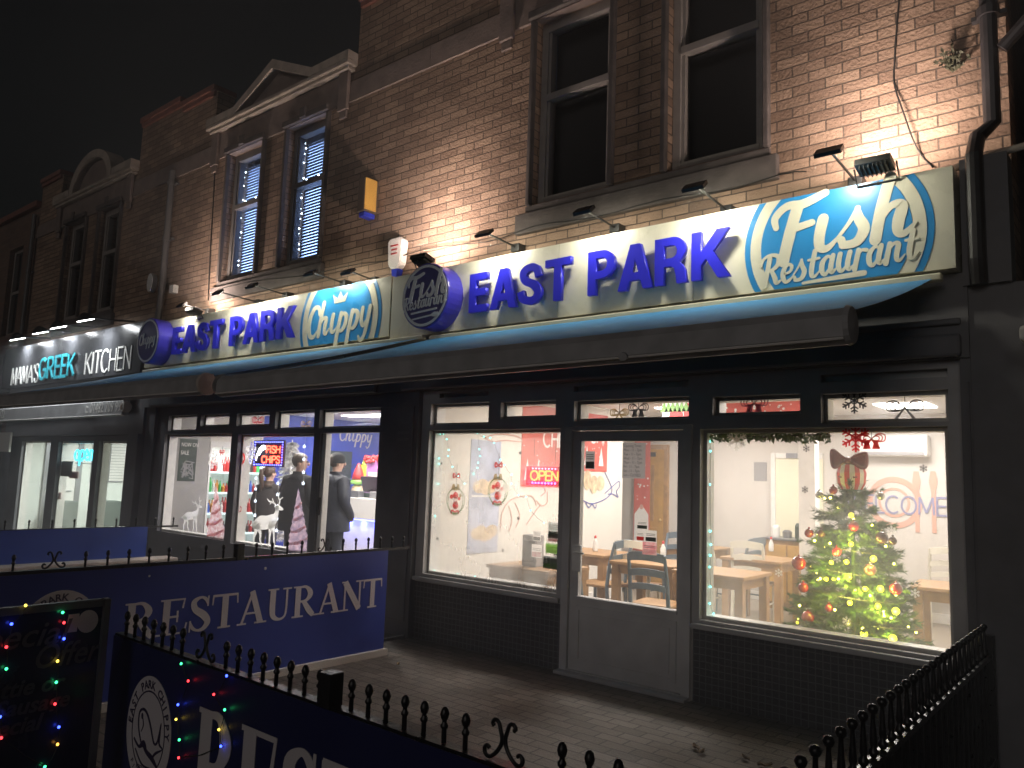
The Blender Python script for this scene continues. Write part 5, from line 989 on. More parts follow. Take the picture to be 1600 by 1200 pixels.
# ---------------------------------------------------------------- christmas tree in the window
TX, TY = -1.88, .95
t = thing('christmas_tree', 'lit christmas tree with red baubles behind the big misted window', 'christmas tree', (TX, TY, 0)); bt = B(); tube(bt, [(TX, TY, .02), (TX, TY, 1.62)], [.035, .008], 8); obj('trunk', bt, 'pine', t)
bm = B(); b2 = B(); tips = []
def tuft(bm, a, b, n, L):
    d = (b-a).normalized(); u, v = frame_axes(d)
    for _ in range(n):
        c = a.lerp(b, random.random()); g = random.uniform(0, 6.28); nd = (d*.75 + (u*math.cos(g)+v*math.sin(g))*.8).normalized(); s = nd.cross(d).normalized()*.005; l = L*random.uniform(.6, 1.15)
        bm.faces.new([bm.verts.new(q) for q in (c-s, c+s, c+nd*l)])
z = .16
while z < 1.66:
    f = (1.70-z)/1.55; R0 = .05+.65*f**.85; nb = int(7+18*f)
    for k in range(nb):
        a = random.uniform(0, 6.28); r = R0*random.uniform(.72, 1.08); z0 = z+random.uniform(-.05, .05); p0 = Vector((TX, TY, z0+.05)); p1 = Vector((TX+r*math.cos(a), TY+r*math.sin(a), z0-.05*f+random.uniform(-.04, .06))); mid = (p0+p1)/2+Vector((0, 0, -.03))
        q = bm if random.random() < .6 else b2
        tuft(q, p0.lerp(mid, .3), mid, int(70*r+16), .07); tuft(q, mid, p1, int(170*r+34), .065); tips.append(p1)
        for s_ in range(int(1+4*r)):
            b0 = p0.lerp(p1, random.uniform(.4, .9)); ang = a+random.choice((-1, 1))*random.uniform(.5, 1.0); e = b0+Vector((math.cos(ang), math.sin(ang), random.uniform(-.15, .25)))*random.uniform(.08, .16); tuft(q, b0, e, 60, .055); tips.append(e)
    z += .10
for k in range(7): a = k*.9; tuft(bm, Vector((TX, TY, 1.55)), Vector((TX+.1*math.cos(a), TY+.1*math.sin(a), 1.68)), 26, .05)
obj('crown', bm, 'pine', t); obj('crown', b2, 'pine_light', t)
def front(p): return p.y < TY+.1
ft = [p for p in tips if front(p)]; random.shuffle(ft)
bp = [(1264, 833, 'bauble_red', .035), (1283, 833, 'bauble_dark', .032), (1307, 862, 'bauble_red', .036), (1334, 822, 'bauble_red', .04), (1280, 773, 'bauble_silver', .03), (1302, 766, 'bauble_red', .033), (1378, 840, 'bauble_dark', .045), (1395, 845, 'bauble_dark', .03), (1255, 918, 'bauble_red', .04), (1295, 950, 'bauble_red', .03), (1400, 920, 'bauble_red', .045), (1248, 880, 'bauble_red', .055), (1262, 965, 'bauble_red', .05), (1360, 890, 'bauble_dark', .045), (1323, 972, 'bauble_silver', .035), (1376, 775, 'bauble_silver', .03)]
for x, y, m, r in bp: p = PY(x, y, TY-.35+.25*max(0, (850-y)/150)); bm = B(); ball(bm, p, r, 14); lathe(bm, p+Vector((0, 0, r*.95)), [(.008, 0), (.008, .014)], 8); obj('bauble', bm, m, t, smooth=True)
for x, y, r in ((1330, 805, .035), (1330, 850, .03), (1299, 879, .026), (1323, 878, .03), (1328, 902, .024), (1291, 905, .026), (1303, 905, .02), (1352, 920, .03), (1376, 920, .04), (1328, 942, .032), (1372, 947, .034), (1400, 955, .045), (1350, 990, .045), (1395, 998, .05), (1365, 873, .04), (1246, 973, .02)):
    p = PY(x, y, TY-.38+.2*max(0, (850-y)/150)); bm = B(); ball(bm, p, r*.6, 10); L_ = obj('bulb', bm, 'tree_glow', t, smooth=True)
    if r > .023 and y > 830: lamp('bulb_light', L_, p+Vector((0, -.06, 0)), p+Vector((0, 1, 0)), 1.5, .05, .05, (1, .90, .10), 180)
for k in range(60):
    p = ft[k] if k < len(ft) else ft[0]; bm = B(); ball(bm, p+Vector((0, -.015, .01)), .009, 6); obj('bulb', bm, 'tree_light', t)
pts = []
for k in range(120): f = k/119; r = .08+.52*f; a = k*.42; pts.append((TX+r*math.cos(a), TY+r*math.sin(a), 1.62-1.35*f))
bm = B(); tube(bm, pts, .003, 4); obj('wire', bm, 'sticker_dark', t)
lamp('tree_bulbs_light', t, (TX, TY-.7, .85), (TX, TY, .8), 1.6, .7, .9, (1, .9, .3), 170)
# striped gift box with a bow as the tree top
p = PY(1330, 745, TY-.02); t = thing('gift_topper', 'red and white striped parcel with a dark bow on top of the christmas tree', 'ornament', p); n = 18; R1 = .115
for k in range(n):
    a, b = 2*math.pi*k/n, 2*math.pi*(k+1)/n; bm = B(); g = []
    for zz, rr in ((-.1, .7), (-.05, .95), (.03, 1), (.09, .85), (.11, .5)):
        g.append((bm.verts.new((p.x+R1*rr*math.cos(a), p.y+R1*rr*math.sin(a), p.z+zz)), bm.verts.new((p.x+R1*rr*math.cos(b), p.y+R1*rr*math.sin(b), p.z+zz))))
    for A, C in zip(g, g[1:]): bm.faces.new((A[0], A[1], C[1], C[0]))
    obj('stripe', bm, 'sticker_red' if k % 2 else 'stripe_white', t)
bm = B()
for s in (-1, 1):
    c = Vector((p.x, p.y-.06, p.z+.125)); q = [c, c+Vector((s*.05, -.02, .035)), c+Vector((s*.115, -.01, .085 if s < 0 else .06)), c+Vector((s*.135, 0, .05)), c+Vector((s*.13, .01, -.035)), c+Vector((s*.10, 0, -.055)), c+Vector((s*.04, -.02, -.02)), c]
    tube(bm, smooth_path([tuple(x) for x in q], 4), .012, 6); v = [bm.verts.new(x+Vector((0, .005, 0))) for x in q[:-1]]; bm.faces.new(v)
    tube(bm, [c, c+Vector((s*.05, -.02, -.14))], [.018, .026], 6)
ball(bm, (p.x, p.y-.07, p.z+.125), .032, 8); obj('bow', bm, 'ribbon_dark', t)
# ---------------------------------------------------------------- stickers and decorations on the restaurant glass
def snowflake(bm, fr, R, w, h=.003):
    for k in range(6):
        a = math.pi/3*k+math.pi/2; c, s = math.cos(a), math.sin(a); P = lambda u, v: (u*c-v*s, u*s+v*c)
        stroke(bm, fr, [(*P(0, 0), w), (*P(R, 0), w)], 0, h, smooth=False)
        for u, L in ((.45, .28), (.7, .24)):
            for sg in (-1, 1): stroke(bm, fr, [(*P(R*u, 0), w*.8), (*P(R*(u+L*.7), sg*R*L), w*.8)], 0, h, smooth=False)
    ringp(bm, fr, 0, 0, R*.2, R*.3, 0, h+.001, n=12)
def flake(px, py, R, m, label, Y=-.004, cat='sticker'):
    p = PY(px, py, Y); bm = B(); snowflake(bm, FY(p.x, p.z, Y), R, R*.14); tag(obj('snowflake_sticker', bm, m), label, cat, 'snowflakes on the windows')
flake(1151, 688, .085, 'film_white', 'white lacy snowflake high in the left corner of the tree window')
flake(1337, 684, .10, 'film_red', 'red snowflake hanging at the top of the tree window')
for q, w in (((1260, 701), 'small dark snowflake high on the white column'), ((1258, 765), 'small dark snowflake lower on the white column'), ((1443, 732), 'small dark snowflake above the welcome lettering')): flake(*q, .026, 'film_dark', w)
for q, w in (((1308, 873), 'small white snowflake in the middle of the christmas tree'), ((1393, 828), 'small white snowflake right of the tree, below the pink plate'), ((1217, 895), 'small white snowflake left of the tree over the table legs'), ((1323, 970), 'small white snowflake low on the christmas tree'), ((1430, 927), 'small white snowflake at the right edge of the tree')): flake(*q, .03, 'film_white', w)
flake(1335, 626, .09, 'film_dark', 'grey wire snowflake in the right hand fanlight')
for q, w in (((690, 724), 'tiny grey snowflake near the left window edge'), ((684, 842), 'tiny grey snowflake low at the left window edge'), ((786, 860), 'tiny grey snowflake over the window table'), ((810, 810), 'tiny grey snowflake over the pink drawing'), ((813, 708), 'tiny grey snowflake beside the red wall banner')): flake(*q, .018, 'film_dark', w)
def bow(px, py, s, m, label, cat='ornament', Y=.03, bell=False):
    p = PY(px, py, Y); t = thing('bow_ornament', label, cat, p); fr = FY(p.x, p.z, Y); bm = B()
    for sg in (-1, 1):
        for k in range(3): r = s*(1-.22*k); stroke(bm, fr, [(0, 0, .006), (sg*r*.5, r*.42, .008), (sg*r, r*.3, .008), (sg*r*.95, -r*.15, .008), (sg*r*.4, -r*.2, .008), (0, 0, .006)], 0, .006)
        stroke(bm, fr, [(0, 0, .012), (sg*s*.3, -s*.4, .014), (sg*s*.55, -s*.75, .02)], 0, .006)
    if bell:
        for sg in (-1, 1): prism(bm, fr, [(sg*s*.35-s*.3, -s*.8), (sg*s*.35+s*.3, -s*.8), (sg*s*.35+s*.15, -s*.2), (sg*s*.35-s*.12, -s*.15)], 0, .012)
    obj('ribbon', bm, m, t); bm = B(); stroke(bm, fr, [(0, 0, .003), (0, s*1.3, .003)], 0, .003, smooth=False); obj('hanging_thread', bm, 'cable', t)
bow(968, 646, .085, 'film_gold', 'loose gold wire bow in the fanlight over the door'); bow(998, 638, .09, 'film_dark', 'grey bells tied with a bow in the fanlight over the door', bell=True); bow(1179, 630, .10, 'film_wine', 'dark red bow with bells in the short fanlight', bell=True); bow(1414, 637, .11, 'film_dark', 'thin wire bow shape in the right hand fanlight'); bow(1362, 686, .085, 'film_red', 'red bells with a bow beside the red snowflake', bell=True)
bm = B(); b2 = B(); g0, g1 = PY(1106, 676, .05), PY(1295, 678, .05); tube(b2, [g0, (g0+g1)/2+Vector((0, 0, -.03)), g1], .006, 5)
for k in range(320):
    c = g0.lerp(g1, random.random())+Vector((0, random.uniform(-.02, .03), -.03*math.sin(random.random()*3)+random.uniform(-.035, .03))); u = Vector((random.uniform(-1, 1), random.uniform(-.5, .5), random.uniform(-1, 1))).normalized()*.026; v = u.cross(Vector((0, 1, 0))).normalized()*.010
    bm.faces.new([bm.verts.new(c+x) for x in (-u, v, u, -v)])
t = thing('leaf_garland', 'green leaf garland along the top of the tree window', 'garland', g0); obj('leaves', bm, 'sticker_green', t); obj('wire', b2, 'cable', t)
def bauble_sticker(px, py, label, k):
    Y = .03; p = PY(px, py, Y); t = thing('bauble_decoration', label, 'ornament', p, 'wreath baubles hanging in the left window'); fr = FY(p.x, p.z, Y)
    bm = B(); stroke(bm, fr, [(0, .15, .003), (0, .36, .003)], 0, .002, smooth=False); obj('hanging_thread', bm, 'cable', t)
    bm = B()
    for a in range(30): g = 2*math.pi*a/30; r = .125; c = (r*.78*math.cos(g), r*math.sin(g)); L = .016+(.02 if math.sin(g) < -.3 else 0); stroke(bm, fr, [(c[0], c[1], .008), (c[0]+L*math.cos(g+.9), c[1]+L*math.sin(g+.9), .004)], 0, .003, smooth=False); stroke(bm, fr, [(c[0], c[1], .008), (c[0]+L*math.cos(g-1.2), c[1]+L*math.sin(g-1.2), .004)], 0, .0032, smooth=False)
    ringp(bm, fr, 0, 0, .118, .124, 0, .0022, 36); obj('wreath', bm, 'film_green', t)
    bm = B()
    for sg in (-1, 1): stroke(bm, fr, [(0, .235, .01), (sg*.035, .262, .022), (sg*.04, .225, .016), (0, .235, .01)], .0005, .004); stroke(bm, fr, [(0, -.11, .016), (sg*.04, -.10, .02), (sg*.05, -.13, .014)], .0035, .005)
    for x, y, r in ((-.055, .035, .022), (.05, .02, .018), (.0, .05, .035), (.005, -.045, .04)): prism(bm, fr, circ(x, y, r, n=14), .0006, .0042+r*.01)
    obj('red_detail', bm, 'film_red', t); bm = B(); prism(bm, fr, circ(0, .0, .034, .042, 16), .005, .006); prism(bm, fr, circ(.003, -.07, .028, .014, 14), .005, .006); obj('white_detail', bm, 'film_white', t)
    bm = B()
    for sg in (-1, 1): prism(bm, fr, [(sg*.03-.03, .10), (sg*.03+.03, .10), (sg*.03+.014, .16), (sg*.03-.014, .16)], .001, .006)
    prism(bm, fr, circ(.065, .05, .016, n=10), .001, .005) if k else None; obj('gold_bell', bm, 'film_gold', t)
bauble_sticker(712, 782, 'lower left wreath bauble with a star, hanging in the left window', 1); bauble_sticker(778, 767, 'wreath bauble hanging nearer the open sign, right of its twin', 0)
fairy('cyan string lights round and across the left restaurant window', [(int(640+x/3.427), 590+y/3.427, 'cyan') for x, y in ((150, 330), (138, 398), (160, 433), (160, 462), (155, 570), (135, 603), (132, 636), (122, 678), (140, 742), (128, 778), (130, 890), (113, 922), (110, 1030), (135, 1034), (258, 1052), (350, 1066), (372, 1073), (452, 1088), (513, 1099), (660, 1124))], lambda x, y: PY(x, y, .05), r=.0085)
fairy('cyan string lights looped along the top of the left restaurant window', [(int(640+x/3.427), 590+y/3.427, 'cyan') for x, y in ((165, 300), (185, 300), (200, 330), (210, 388), (207, 420), (232, 478), (262, 527), (297, 568), (343, 515), (365, 483), (370, 456), (377, 420), (376, 384), (365, 298), (398, 316), (435, 322), (453, 349), (490, 440), (510, 468), (545, 520), (545, 568), (585, 630), (625, 638), (648, 712), (722, 778), (765, 780), (790, 815))], lambda x, y: PY(x, y, .055), r=.0085)
fairy('cyan string lights down the left edge of the tree window', [(1109, 690, 'cyan'), (1110, 705, 'cyan'), (1109, 757, 'cyan'), (1110, 830, 'cyan'), (1111, 851, 'cyan'), (1110, 868, 'cyan'), (1109, 886, 'cyan'), (1110, 917, 'cyan'), (1109, 943, 'cyan'), (1115, 959, 'cyan')], lambda x, y: PY(x, y, .05), r=.0085)
# open sign
def led_sign(name, label, x0, y0, x1, y1, Y, draw):
    p, q = PY(x0, y0, Y), PY(x1, y1, Y); w, h = q.x-p.x, p.z-q.z; fr = FY(p.x, q.z, Y); t = thing(name, label, 'LED sign', fr.o); bm = B(); prism(bm, fr, [(0, 0), (w, 0), (w, h), (0, h)], -.025, 0); bmesh.ops.bevel(bm, geom=bm.edges[:], offset=.004, segments=1, affect='EDGES'); obj('case', bm, 'sign_case', t); draw(t, fr, w, h)
    bm = B()
    for s in (.2, .8): tube(bm, [fr.p(w*s, h, -.012), fr.p(w*s, h+.25, -.012)], .002, 4)
    obj('hanging_thread', bm, 'cable', t); return t
def dots(t, fr, pts, m, r=.007):
    bm = B()
    for x, y in pts: prism(bm, fr, circ(x, y, r, n=8), 0, .003)
    obj('led_dots', bm, m, t)
def open_art(t, fr, w, h):
    bm = B(); write(bm, fr, 'OPEN', SANS, w*.13, h*.27, h*.48, .0005, .004, w=.2, xspan=w*.80); obj('lettering', bm, 'led_orange', t)
    dots(t, fr, [(w*(.2+.09*k), h*.13) for k in range(8)], 'led_blue'); dots(t, fr, [(w*(.2+.09*k), h*.88) for k in range(8)], 'led_pink', .005)
    lamp('lamp_light', t, fr.p(w/2, h/2, .03), fr.p(w/2, h/2, 1), 1.3, w, h, (1, .08, .12), 175)
led_sign('open_sign', 'glowing red open sign hanging in the left restaurant window', 822, 728, 877, 760, .05, open_art)
# cards by the door
def card_art(m, lines): 
    def f(t, fr, w, h):
        bm = B(); prism(bm, fr, [(.006, .006), (w-.006, .006), (w-.006, h*.42), (.006, h*.42)], .0003, .001); obj('printed_block', bm, m, t)
        bm = B()
        for k in range(lines): prism(bm, fr, [(.012, h*(.55+.12*k)), (w-.012, h*(.55+.12*k)), (w-.012, h*(.59+.12*k)), (.012, h*(.59+.12*k))], .0003, .001)
        obj('printed_lines', bm, 'film_ink', t)
    return f
for q, m, a_, w in (((857, 815, 873, 842), 'film_paper', card_art('film_ink', 3), 'white card with a dark square at the right edge of the left window'), ((856, 834, 874, 848), 'film_paper', card_art('film_pink', 2), 'white and pink card just above the green one'), ((853, 848, 875, 866), 'film_lime', card_art('film_white', 1), 'bright green card at the right edge of the left window'), ((849, 868, 876, 891), 'film_ink', card_art('film_lime', 2), 'dark and green rating card low in the left window'), ((833, 829, 845, 846), 'film_paper', card_art('film_ink', 3), 'white card standing in front of the dark box on the window table'), ((831, 850, 846, 872), 'film_paper', card_art('film_pink', 2), 'white and pink leaflet against the dark box')): poster('window_card', w, 'card', *q, 'Y', .012 if q[0] > 848 else .25, m, .002, a_)
def hours(t, fr, w, h):
    text_lines(t, fr, ['Opening Times', 'Mon - 11 - 7pm', 'Tue - 11 - 7pm', 'Wed - 11 - 7pm', 'Thur - 11 - 7pm', 'Fri - 11 - 7pm', 'Sat - 11 - 7pm', 'Sun - CLOSED'], .012, h*.88, .032, h*.118, sx=.84, m='film_ink')
poster('opening_hours_notice', 'grey handwritten opening hours notice high on the door glass', 'notice', 973, 692, 1008, 748, 'Y', -.024, 'film_grey', .001, hours)
for q, m, a_, w in (((915, 705, 929, 733), 'film_grey', card_art('film_ink', 3), 'small grey notice at the left of the door glass'), ((995, 811, 1012, 828), 'film_paper', card_art('film_ink', 2), 'white card with a dark frame, upper of the cards low on the door'), ((1008, 828, 1026, 848), 'film_paper', card_art('film_ink', 2), 'white card with a dark square at the right of the cards low on the door'), ((994, 828, 1007, 846), 'film_paper', card_art('film_red', 2), 'white card with red print left in the cards on the door'), ((1004, 846, 1026, 868), 'film_pink', card_art('film_white', 2), 'pink and white card lowest on the door glass')): poster('window_card', w, 'card', *q, 'Y', -.0225, m, .001, a_)

# ================================================================== chip shop interior
FX0 = -11.36
def fridge(label, y0, y1, seed):
    rnd = random.Random(seed); t = thing('drinks_fridge', label, 'fridge', (FX0-.18, (y0+y1)/2, 0))
    bm = B(); box(bm, FX0-.38, FX0-.36, y0, y1, .006, 2.0); box(bm, FX0-.36, FX0, y0, y0+.03, .006, 2.0); box(bm, FX0-.36, FX0, y1-.03, y1, .006, 2.0); box(bm, FX0-.36, FX0, y0+.03, y1-.03, 1.9, 2.0); box(bm, FX0-.36, FX0, y0+.03, y1-.03, .006, .2); obj('cabinet', bm, 'paper_white', t)
    for k, z in enumerate((.2, .54, .86, 1.18, 1.5)):
        bm = B(); box(bm, FX0-.355, FX0-.01, y0+.032, y1-.032, z+.0005, z+.03); s = obj('shelf', bm, 'led_shelf', t)
        groups = {}
        y = y0+.07
        while y < y1-.06:
            c = rnd.choice(('can_red', 'can_blue', 'can_green', 'can_dark', 'paper_white', 'can_orange')) ; r = rnd.uniform(.02, .027); h = rnd.uniform(.12, .24)
            for dx in (.05, .13): 
                bm = groups.setdefault(c, B()); lathe(bm, (FX0-dx, y, z+.031), [(r*.9, 0), (r, .01), (r, h*.62), (r*.42, h*.8), (r*.4, h)], 8)
            y += .056
        for c, bm in groups.items(): tag(obj('drinks', bm, c, s), kind='stuff')
    lamp('lamp_light', t, (FX0+.02, (y0+y1)/2, 1.86), (FX0-.3, (y0+y1)/2, .9), 4, .05, y1-y0-.1, (.9, 1, 1)); return t
for c, v in (('red', (.45, .03, .03)), ('blue', (.04, .12, .5)), ('green', (.04, .42, .1)), ('dark', (.06, .035, .03)), ('orange', (.6, .25, .03))): mat('can_'+c, v, .3)
fridge('lit drinks fridge beside the grey wall poster', PX(324, 760, FX0).y, PX(369, 760, FX0).y, 3)
fridge('second drinks fridge behind the woman with green bottles', PX(383, 760, FX0).y, PX(412, 760, FX0).y, 8)
fr = FX(.12, 1.28, -11.193); t = thing('wall_poster', 'dark sale poster on the grey wall at the left of the chip shop', 'poster', fr.o); w_ = .28; y_0 = PX(282, 690, -11.193).y; y_1 = PX(309, 690, -11.193).y; z_0 = PX(295, 752, -11.193).z; z_1 = PX(295, 686, -11.193).z; fr = FX(y_0, z_0, -11.193)
bm = B(); prism(bm, fr, [(0, 0), (y_1-y_0, 0), (y_1-y_0, z_1-z_0), (0, z_1-z_0)], -.006, 0); t.location = fr.o; obj('sheet', bm, 'card_dark', t); text_lines(t, fr, ['NOW ON', 'SALE'], .02, (z_1-z_0)*.82, .085, .12, 'sticker_white', sx=.7)
bm = B()
for k in range(30): stroke(bm, fr, [(random.uniform(.03, .25), random.uniform(.03, .3), .012), (random.uniform(.03, .25), random.uniform(.03, .3), .012)], .0003, .0012, smooth=False)
obj('printed_picture', bm, 'paper_grey', t)
# counter
cy = 2.62; cA = PY(546, 790, cy); zt = cA.z+.0; zt = PY(560, 778, cy).z
t = thing('serving_counter', 'white serving counter with blue light under its top', 'counter', (cA.x+.9, cy, 0)); bm = B(); box(bm, cA.x-.45, cA.x+2.4, cy+.12, cy+.6, .006, zt-.34); obj('base', bm, 'paper_white', t); bm = B(); box(bm, cA.x-.5, cA.x+2.4, cy, cy+.62, zt-.335, zt, .01); obj('countertop', bm, 'paper_white', t); bm = B(); box(bm, cA.x-.4, cA.x+2.3, cy+.06, cy+.08, zt-.36, zt-.3355); l_ = obj('light_strip', bm, 'led_blue', t)
for k in range(3): lamp('lamp_light', l_, (cA.x-.1+.35*k, cy+.06, zt-.37), (cA.x-.1+.35*k, cy+.1, 0), 2.2, .08, .04, (.08, .12, 1))
p = PY(578, 775, cy+.3); t = thing('till', 'black till screen standing on the white serving counter', 'till', (p.x, cy+.3, zt)); bm = B(); obox(bm, (p.x, cy+.3, zt+.22), (1, 0, 0), (0, .95, .3), (0, -.3, .95), .2, .018, .13); obj('screen', bm, 'sign_case', t); bm = B(); box(bm, p.x-.16, p.x+.16, cy+.2, cy+.45, zt+.0005, zt+.08, .01); box(bm, p.x-.03, p.x+.03, cy+.31, cy+.35, zt+.08, zt+.12); obj('base', bm, 'card_dark', t)
for k, q in enumerate((560, 590)): p = PY(q, 775, cy+.15); bm = B(); box(bm, p.x-.1, p.x+.1, cy+.06, cy+.19, zt+.0005, zt+.11, .012); tag(obj('counter_box', bm, ('steel_grey', 'paper_grey')[k]), ('steel tub on the serving counter left of the till', 'grey tub on the serving counter right of the till')[k], 'tub')
BLW = -11.743
def bl(x, y): p = PX(x, y, BLW); return p.y, p.z
poster('menu_board', 'dark menu board behind the man in the woollen hat', 'menu board', 516, 704, 547, 766, 'X', BLW, 'card_dark', .02, lambda t, fr, w, h: text_lines(t, fr, ['FISH', 'COD', 'HADDOCK', 'PLAICE', 'CHIPS', 'PEAS'], .08, h*.85, .12, h*.14, 'sign_text'))
t = thing('wall_lettering', 'pale looping script on the blue chip shop wall', 'wall art', PX(565, 682, BLW)); bm = B(); y0, z0 = bl(552, 688); y1, _ = bl(584, 686); write(bm, FX(0, 0, BLW), 'Chippy', SCRIPT, y0-.35, z0-.02, .15, .0005, .01, slant=.1, wk=.5, xspan=(y1-y0)+.3); obj('lettering', bm, 'stripe_white', t)
# gnome, parcel and stocking decorations on the counter end
p = PY(562, 765, cy+.55); gx, gy = p.x, cy+.5
t = thing('gnome_figure', 'gnome with a red and green hat and orange beard behind the counter', 'ornament', (gx, gy, zt)); z = zt+.002
bm = B(); lathe(bm, (gx, gy, z), [(.09, 0), (.12, .06), (.1, .16), (.05, .2)], 14); obj('body', bm, 'poster_orange', t, smooth=True); bm = B(); lathe(bm, (gx, gy, z+.201), [(.125, 0), (.13, .05), (.1, .08)], 14); obj('hat_band', bm, 'card_green', t, smooth=True); bm = B(); lathe(bm, (gx, gy, z+.282), [(.11, 0), (.09, .1), (.05, .2), (.015, .28)], 14); obj('hat', bm, 'sticker_red', t, smooth=True)
p = PY(583, 740, cy+.8); t = thing('sweet_display', 'pink and purple festive display card behind the counter', 'display', (p.x, cy+.8, zt)); bm = B(); box(bm, p.x-.24, p.x+.24, cy+.8, cy+.83, .9, zt+.62, .01); obj('card', bm, 'display_pink', t); bm = B(); box(bm, p.x-.12, p.x+.12, cy+.79, cy+.7995, zt+.25, zt+.42); obj('face', bm, 'stripe_white', t); bm = B()
for k in range(26): ball(bm, (p.x+random.uniform(-.22, .22), cy+.78+random.uniform(-.02, .02), zt+.64+random.uniform(-.04, .05)), .035, 7)
obj('red_tinsel', bm, 'sticker_red', t)
p = PY(568, 722, cy+.78); bm = B(); box(bm, p.x-.07, p.x+.07, cy+.76, cy+.84, zt+.28, zt+.55, .02); lathe(bm, (p.x, cy+.8, zt+.551), [(.05, 0), (.03, .04), (.03, .07)], 10); tag(obj('yellow_bottle', bm, 'bottle_yellow'), 'yellow green bottle shape beside the pink display card', 'bottle')
# white tree
p = PX(452, 720, -11.25); wx, wy = -11.2, p.y
t = thing('white_christmas_tree', 'white tinsel christmas tree behind the man in the dark coat', 'christmas tree', (wx, wy, 0)); bm = B(); z = .5
while z < 2.12:
    R0 = .05+.36*(2.15-z)/1.7
    for k in range(26):
        a = random.uniform(0, 6.28); r = R0*random.uniform(.8, 1.1); p0 = Vector((wx, wy, z+.04)); p1 = Vector((wx+r*math.cos(a), wy+r*math.sin(a), z-.03)); tuft(bm, p0.lerp(p1, .2), p1, 40, .08)
    z += .09
obj('crown', bm, 'tinsel_white', t); bm = B(); tube(bm, [(wx, wy, .006), (wx, wy, 2.1)], [.04, .01], 8); obj('trunk', bm, 'paper_white', t)
# ---------------------------------------------------------------- stickers on the chip shop glass
def led_fish(t, fr, w, h):
    bm = B(); write(bm, fr, 'FISH', SANS, w*.44, h*.52, h*.26, .0005, .004, w=.16, xspan=w*.46); write(bm, fr, 'CHIPS', SANS, w*.30, h*.14, h*.26, .0005, .004, w=.16, xspan=w*.60); obj('lettering', bm, 'led_red', t)
    bm = B(); stroke(bm, fr, [(w*.12, h*.22, .012), (w*.16, h*.5, .02), (w*.26, h*.72, .03), (w*.36, h*.78, .02), (w*.4, h*.68, .012), (w*.3, h*.62, .012), (w*.2, h*.42, .014)], .0005, .004); obj('fish_outline', bm, 'led_white', t)
    dots(t, fr, [(w*(.08+.84*k/14), h*e) for k in range(15) for e in (.07, .93)]+[(w*e, h*(.07+.86*k/9)) for k in range(10) for e in (.05, .95)], 'led_blue', .008)
led_sign('chips_sign', 'lit fish and chips sign with blue dots hanging in the chip shop window', 397, 688, 442, 730, .05, led_fish)
def decal(name, label, cat, pts, Y, m, group=None, th=.002):
    q = [PY(x, y, Y) for x, y in pts]; fr = FY(0, 0, Y); bm = B(); P = [(p.x, p.z) for p in q]; prism(bm, fr, P, 0, th); bmesh.ops.triangulate(bm, faces=bm.faces[:]); return tag(obj(name, bm, m), label, cat, group)
cp = lambda x, y: (230+x/4, 610+y/4)
def deer(label, x0, y0, k=1.0, Y=-.006):
    """standing stag silhouette drawn with a brush, one sheet of frosted film"""
    fr = FY(0, 0, Y); bm = B(); P = lambda q: [(PY(230+(x0+x*k)/4, 610+(y0+y*k)/4, Y).x, PY(230+(x0+x*k)/4, 610+(y0+y*k)/4, Y).z, w*k) for x, y, w in q]
    for q in ([(0, 75, .10), (35, 62, .17), (80, 60, .165), (118, 42, .15), (135, 10, .085), (142, -28, .07)], [(138, -30, .065), (152, -32, .06), (176, -22, .028)], [(4, 80, .10), (8, 115, .07), (-4, 150, .04), (-6, 190, .03), (-18, 236, .022)], [(22, 85, .09), (36, 130, .05), (34, 170, .03), (50, 222, .022)], [(100, 80, .09), (96, 130, .045), (92, 180, .028), (84, 240, .022)], [(116, 75, .08), (120, 130, .04), (122, 180, .026), (126, 248, .022)], [(-8, 75, .05), (-24, 78, .02)],
              [(138, -40, .022), (120, -62, .02), (92, -72, .018), (80, -88, .012)], [(104, -68, .016), (96, -52, .012)], [(146, -42, .022), (158, -70, .02), (150, -100, .016), (158, -128, .012)], [(156, -80, .016), (176, -96, .012)], [(120, -62, .016), (112, -88, .012)], [(134, -34, .03), (124, -42, .014)]): stroke(bm, fr, P(q), 0, .002, roundcap=True)
    return tag(obj('reindeer_sticker', bm, 'film_frost'), label, 'sticker', 'frosted reindeer on the chip shop window')
deer('frosted reindeer sticker in the middle pane in front of the coats', 672, 765); deer('frosted reindeer sticker on the left pane before the grey wall', 232, 745, .62)
def spiral_tree(label, cx, top, bot, hw, m1, m2):
    Y = -.006; fr = FY(0, 0, Y); c = lambda x, y: ((lambda p: (p.x, p.z))(PY(*cp(x, y), Y))); bm = B(); t = thing('tree_sticker', label, 'sticker', PY(*cp(cx, bot), Y), 'glitter tree stickers on the chip shop window')
    n = 9; pts = [c(cx, top)]
    for k in range(n): f = (k+1)/n; pts += [c(cx+hw*f*.92, top+(bot-top)*f-6), c(cx+hw*f*.8, top+(bot-top)*f)]
    pts2 = []
    for k in range(n, 0, -1): f = k/n; pts2 += [c(cx-hw*f*.8, top+(bot-top)*f), c(cx-hw*f*.92, top+(bot-top)*f-6)]
    P = pts+pts2; prism(bm, fr, P, 0, .0012); obj('sheet', bm, m1, t); bm = B()
    for k in range(4):
        f0 = .28+.19*k; y0 = top+(bot-top)*f0; a = c(cx-hw*f0*.85, y0+14); b = c(cx, y0+6); d = c(cx+hw*f0*.85, y0-22); stroke(bm, fr, [(*a, .02), (*b, .045), (*d, .02)], .0003, .0022)
    obj('ribbon_print', bm, m2, t)
spiral_tree('pink and silver glitter tree sticker over the drinks fridge', 430, 590, 945, 75, 'film_silver', 'film_pink'); spiral_tree('mauve glitter tree sticker over the coat of the standing man', 945, 610, 1005, 85, 'film_mauve', 'film_silver')
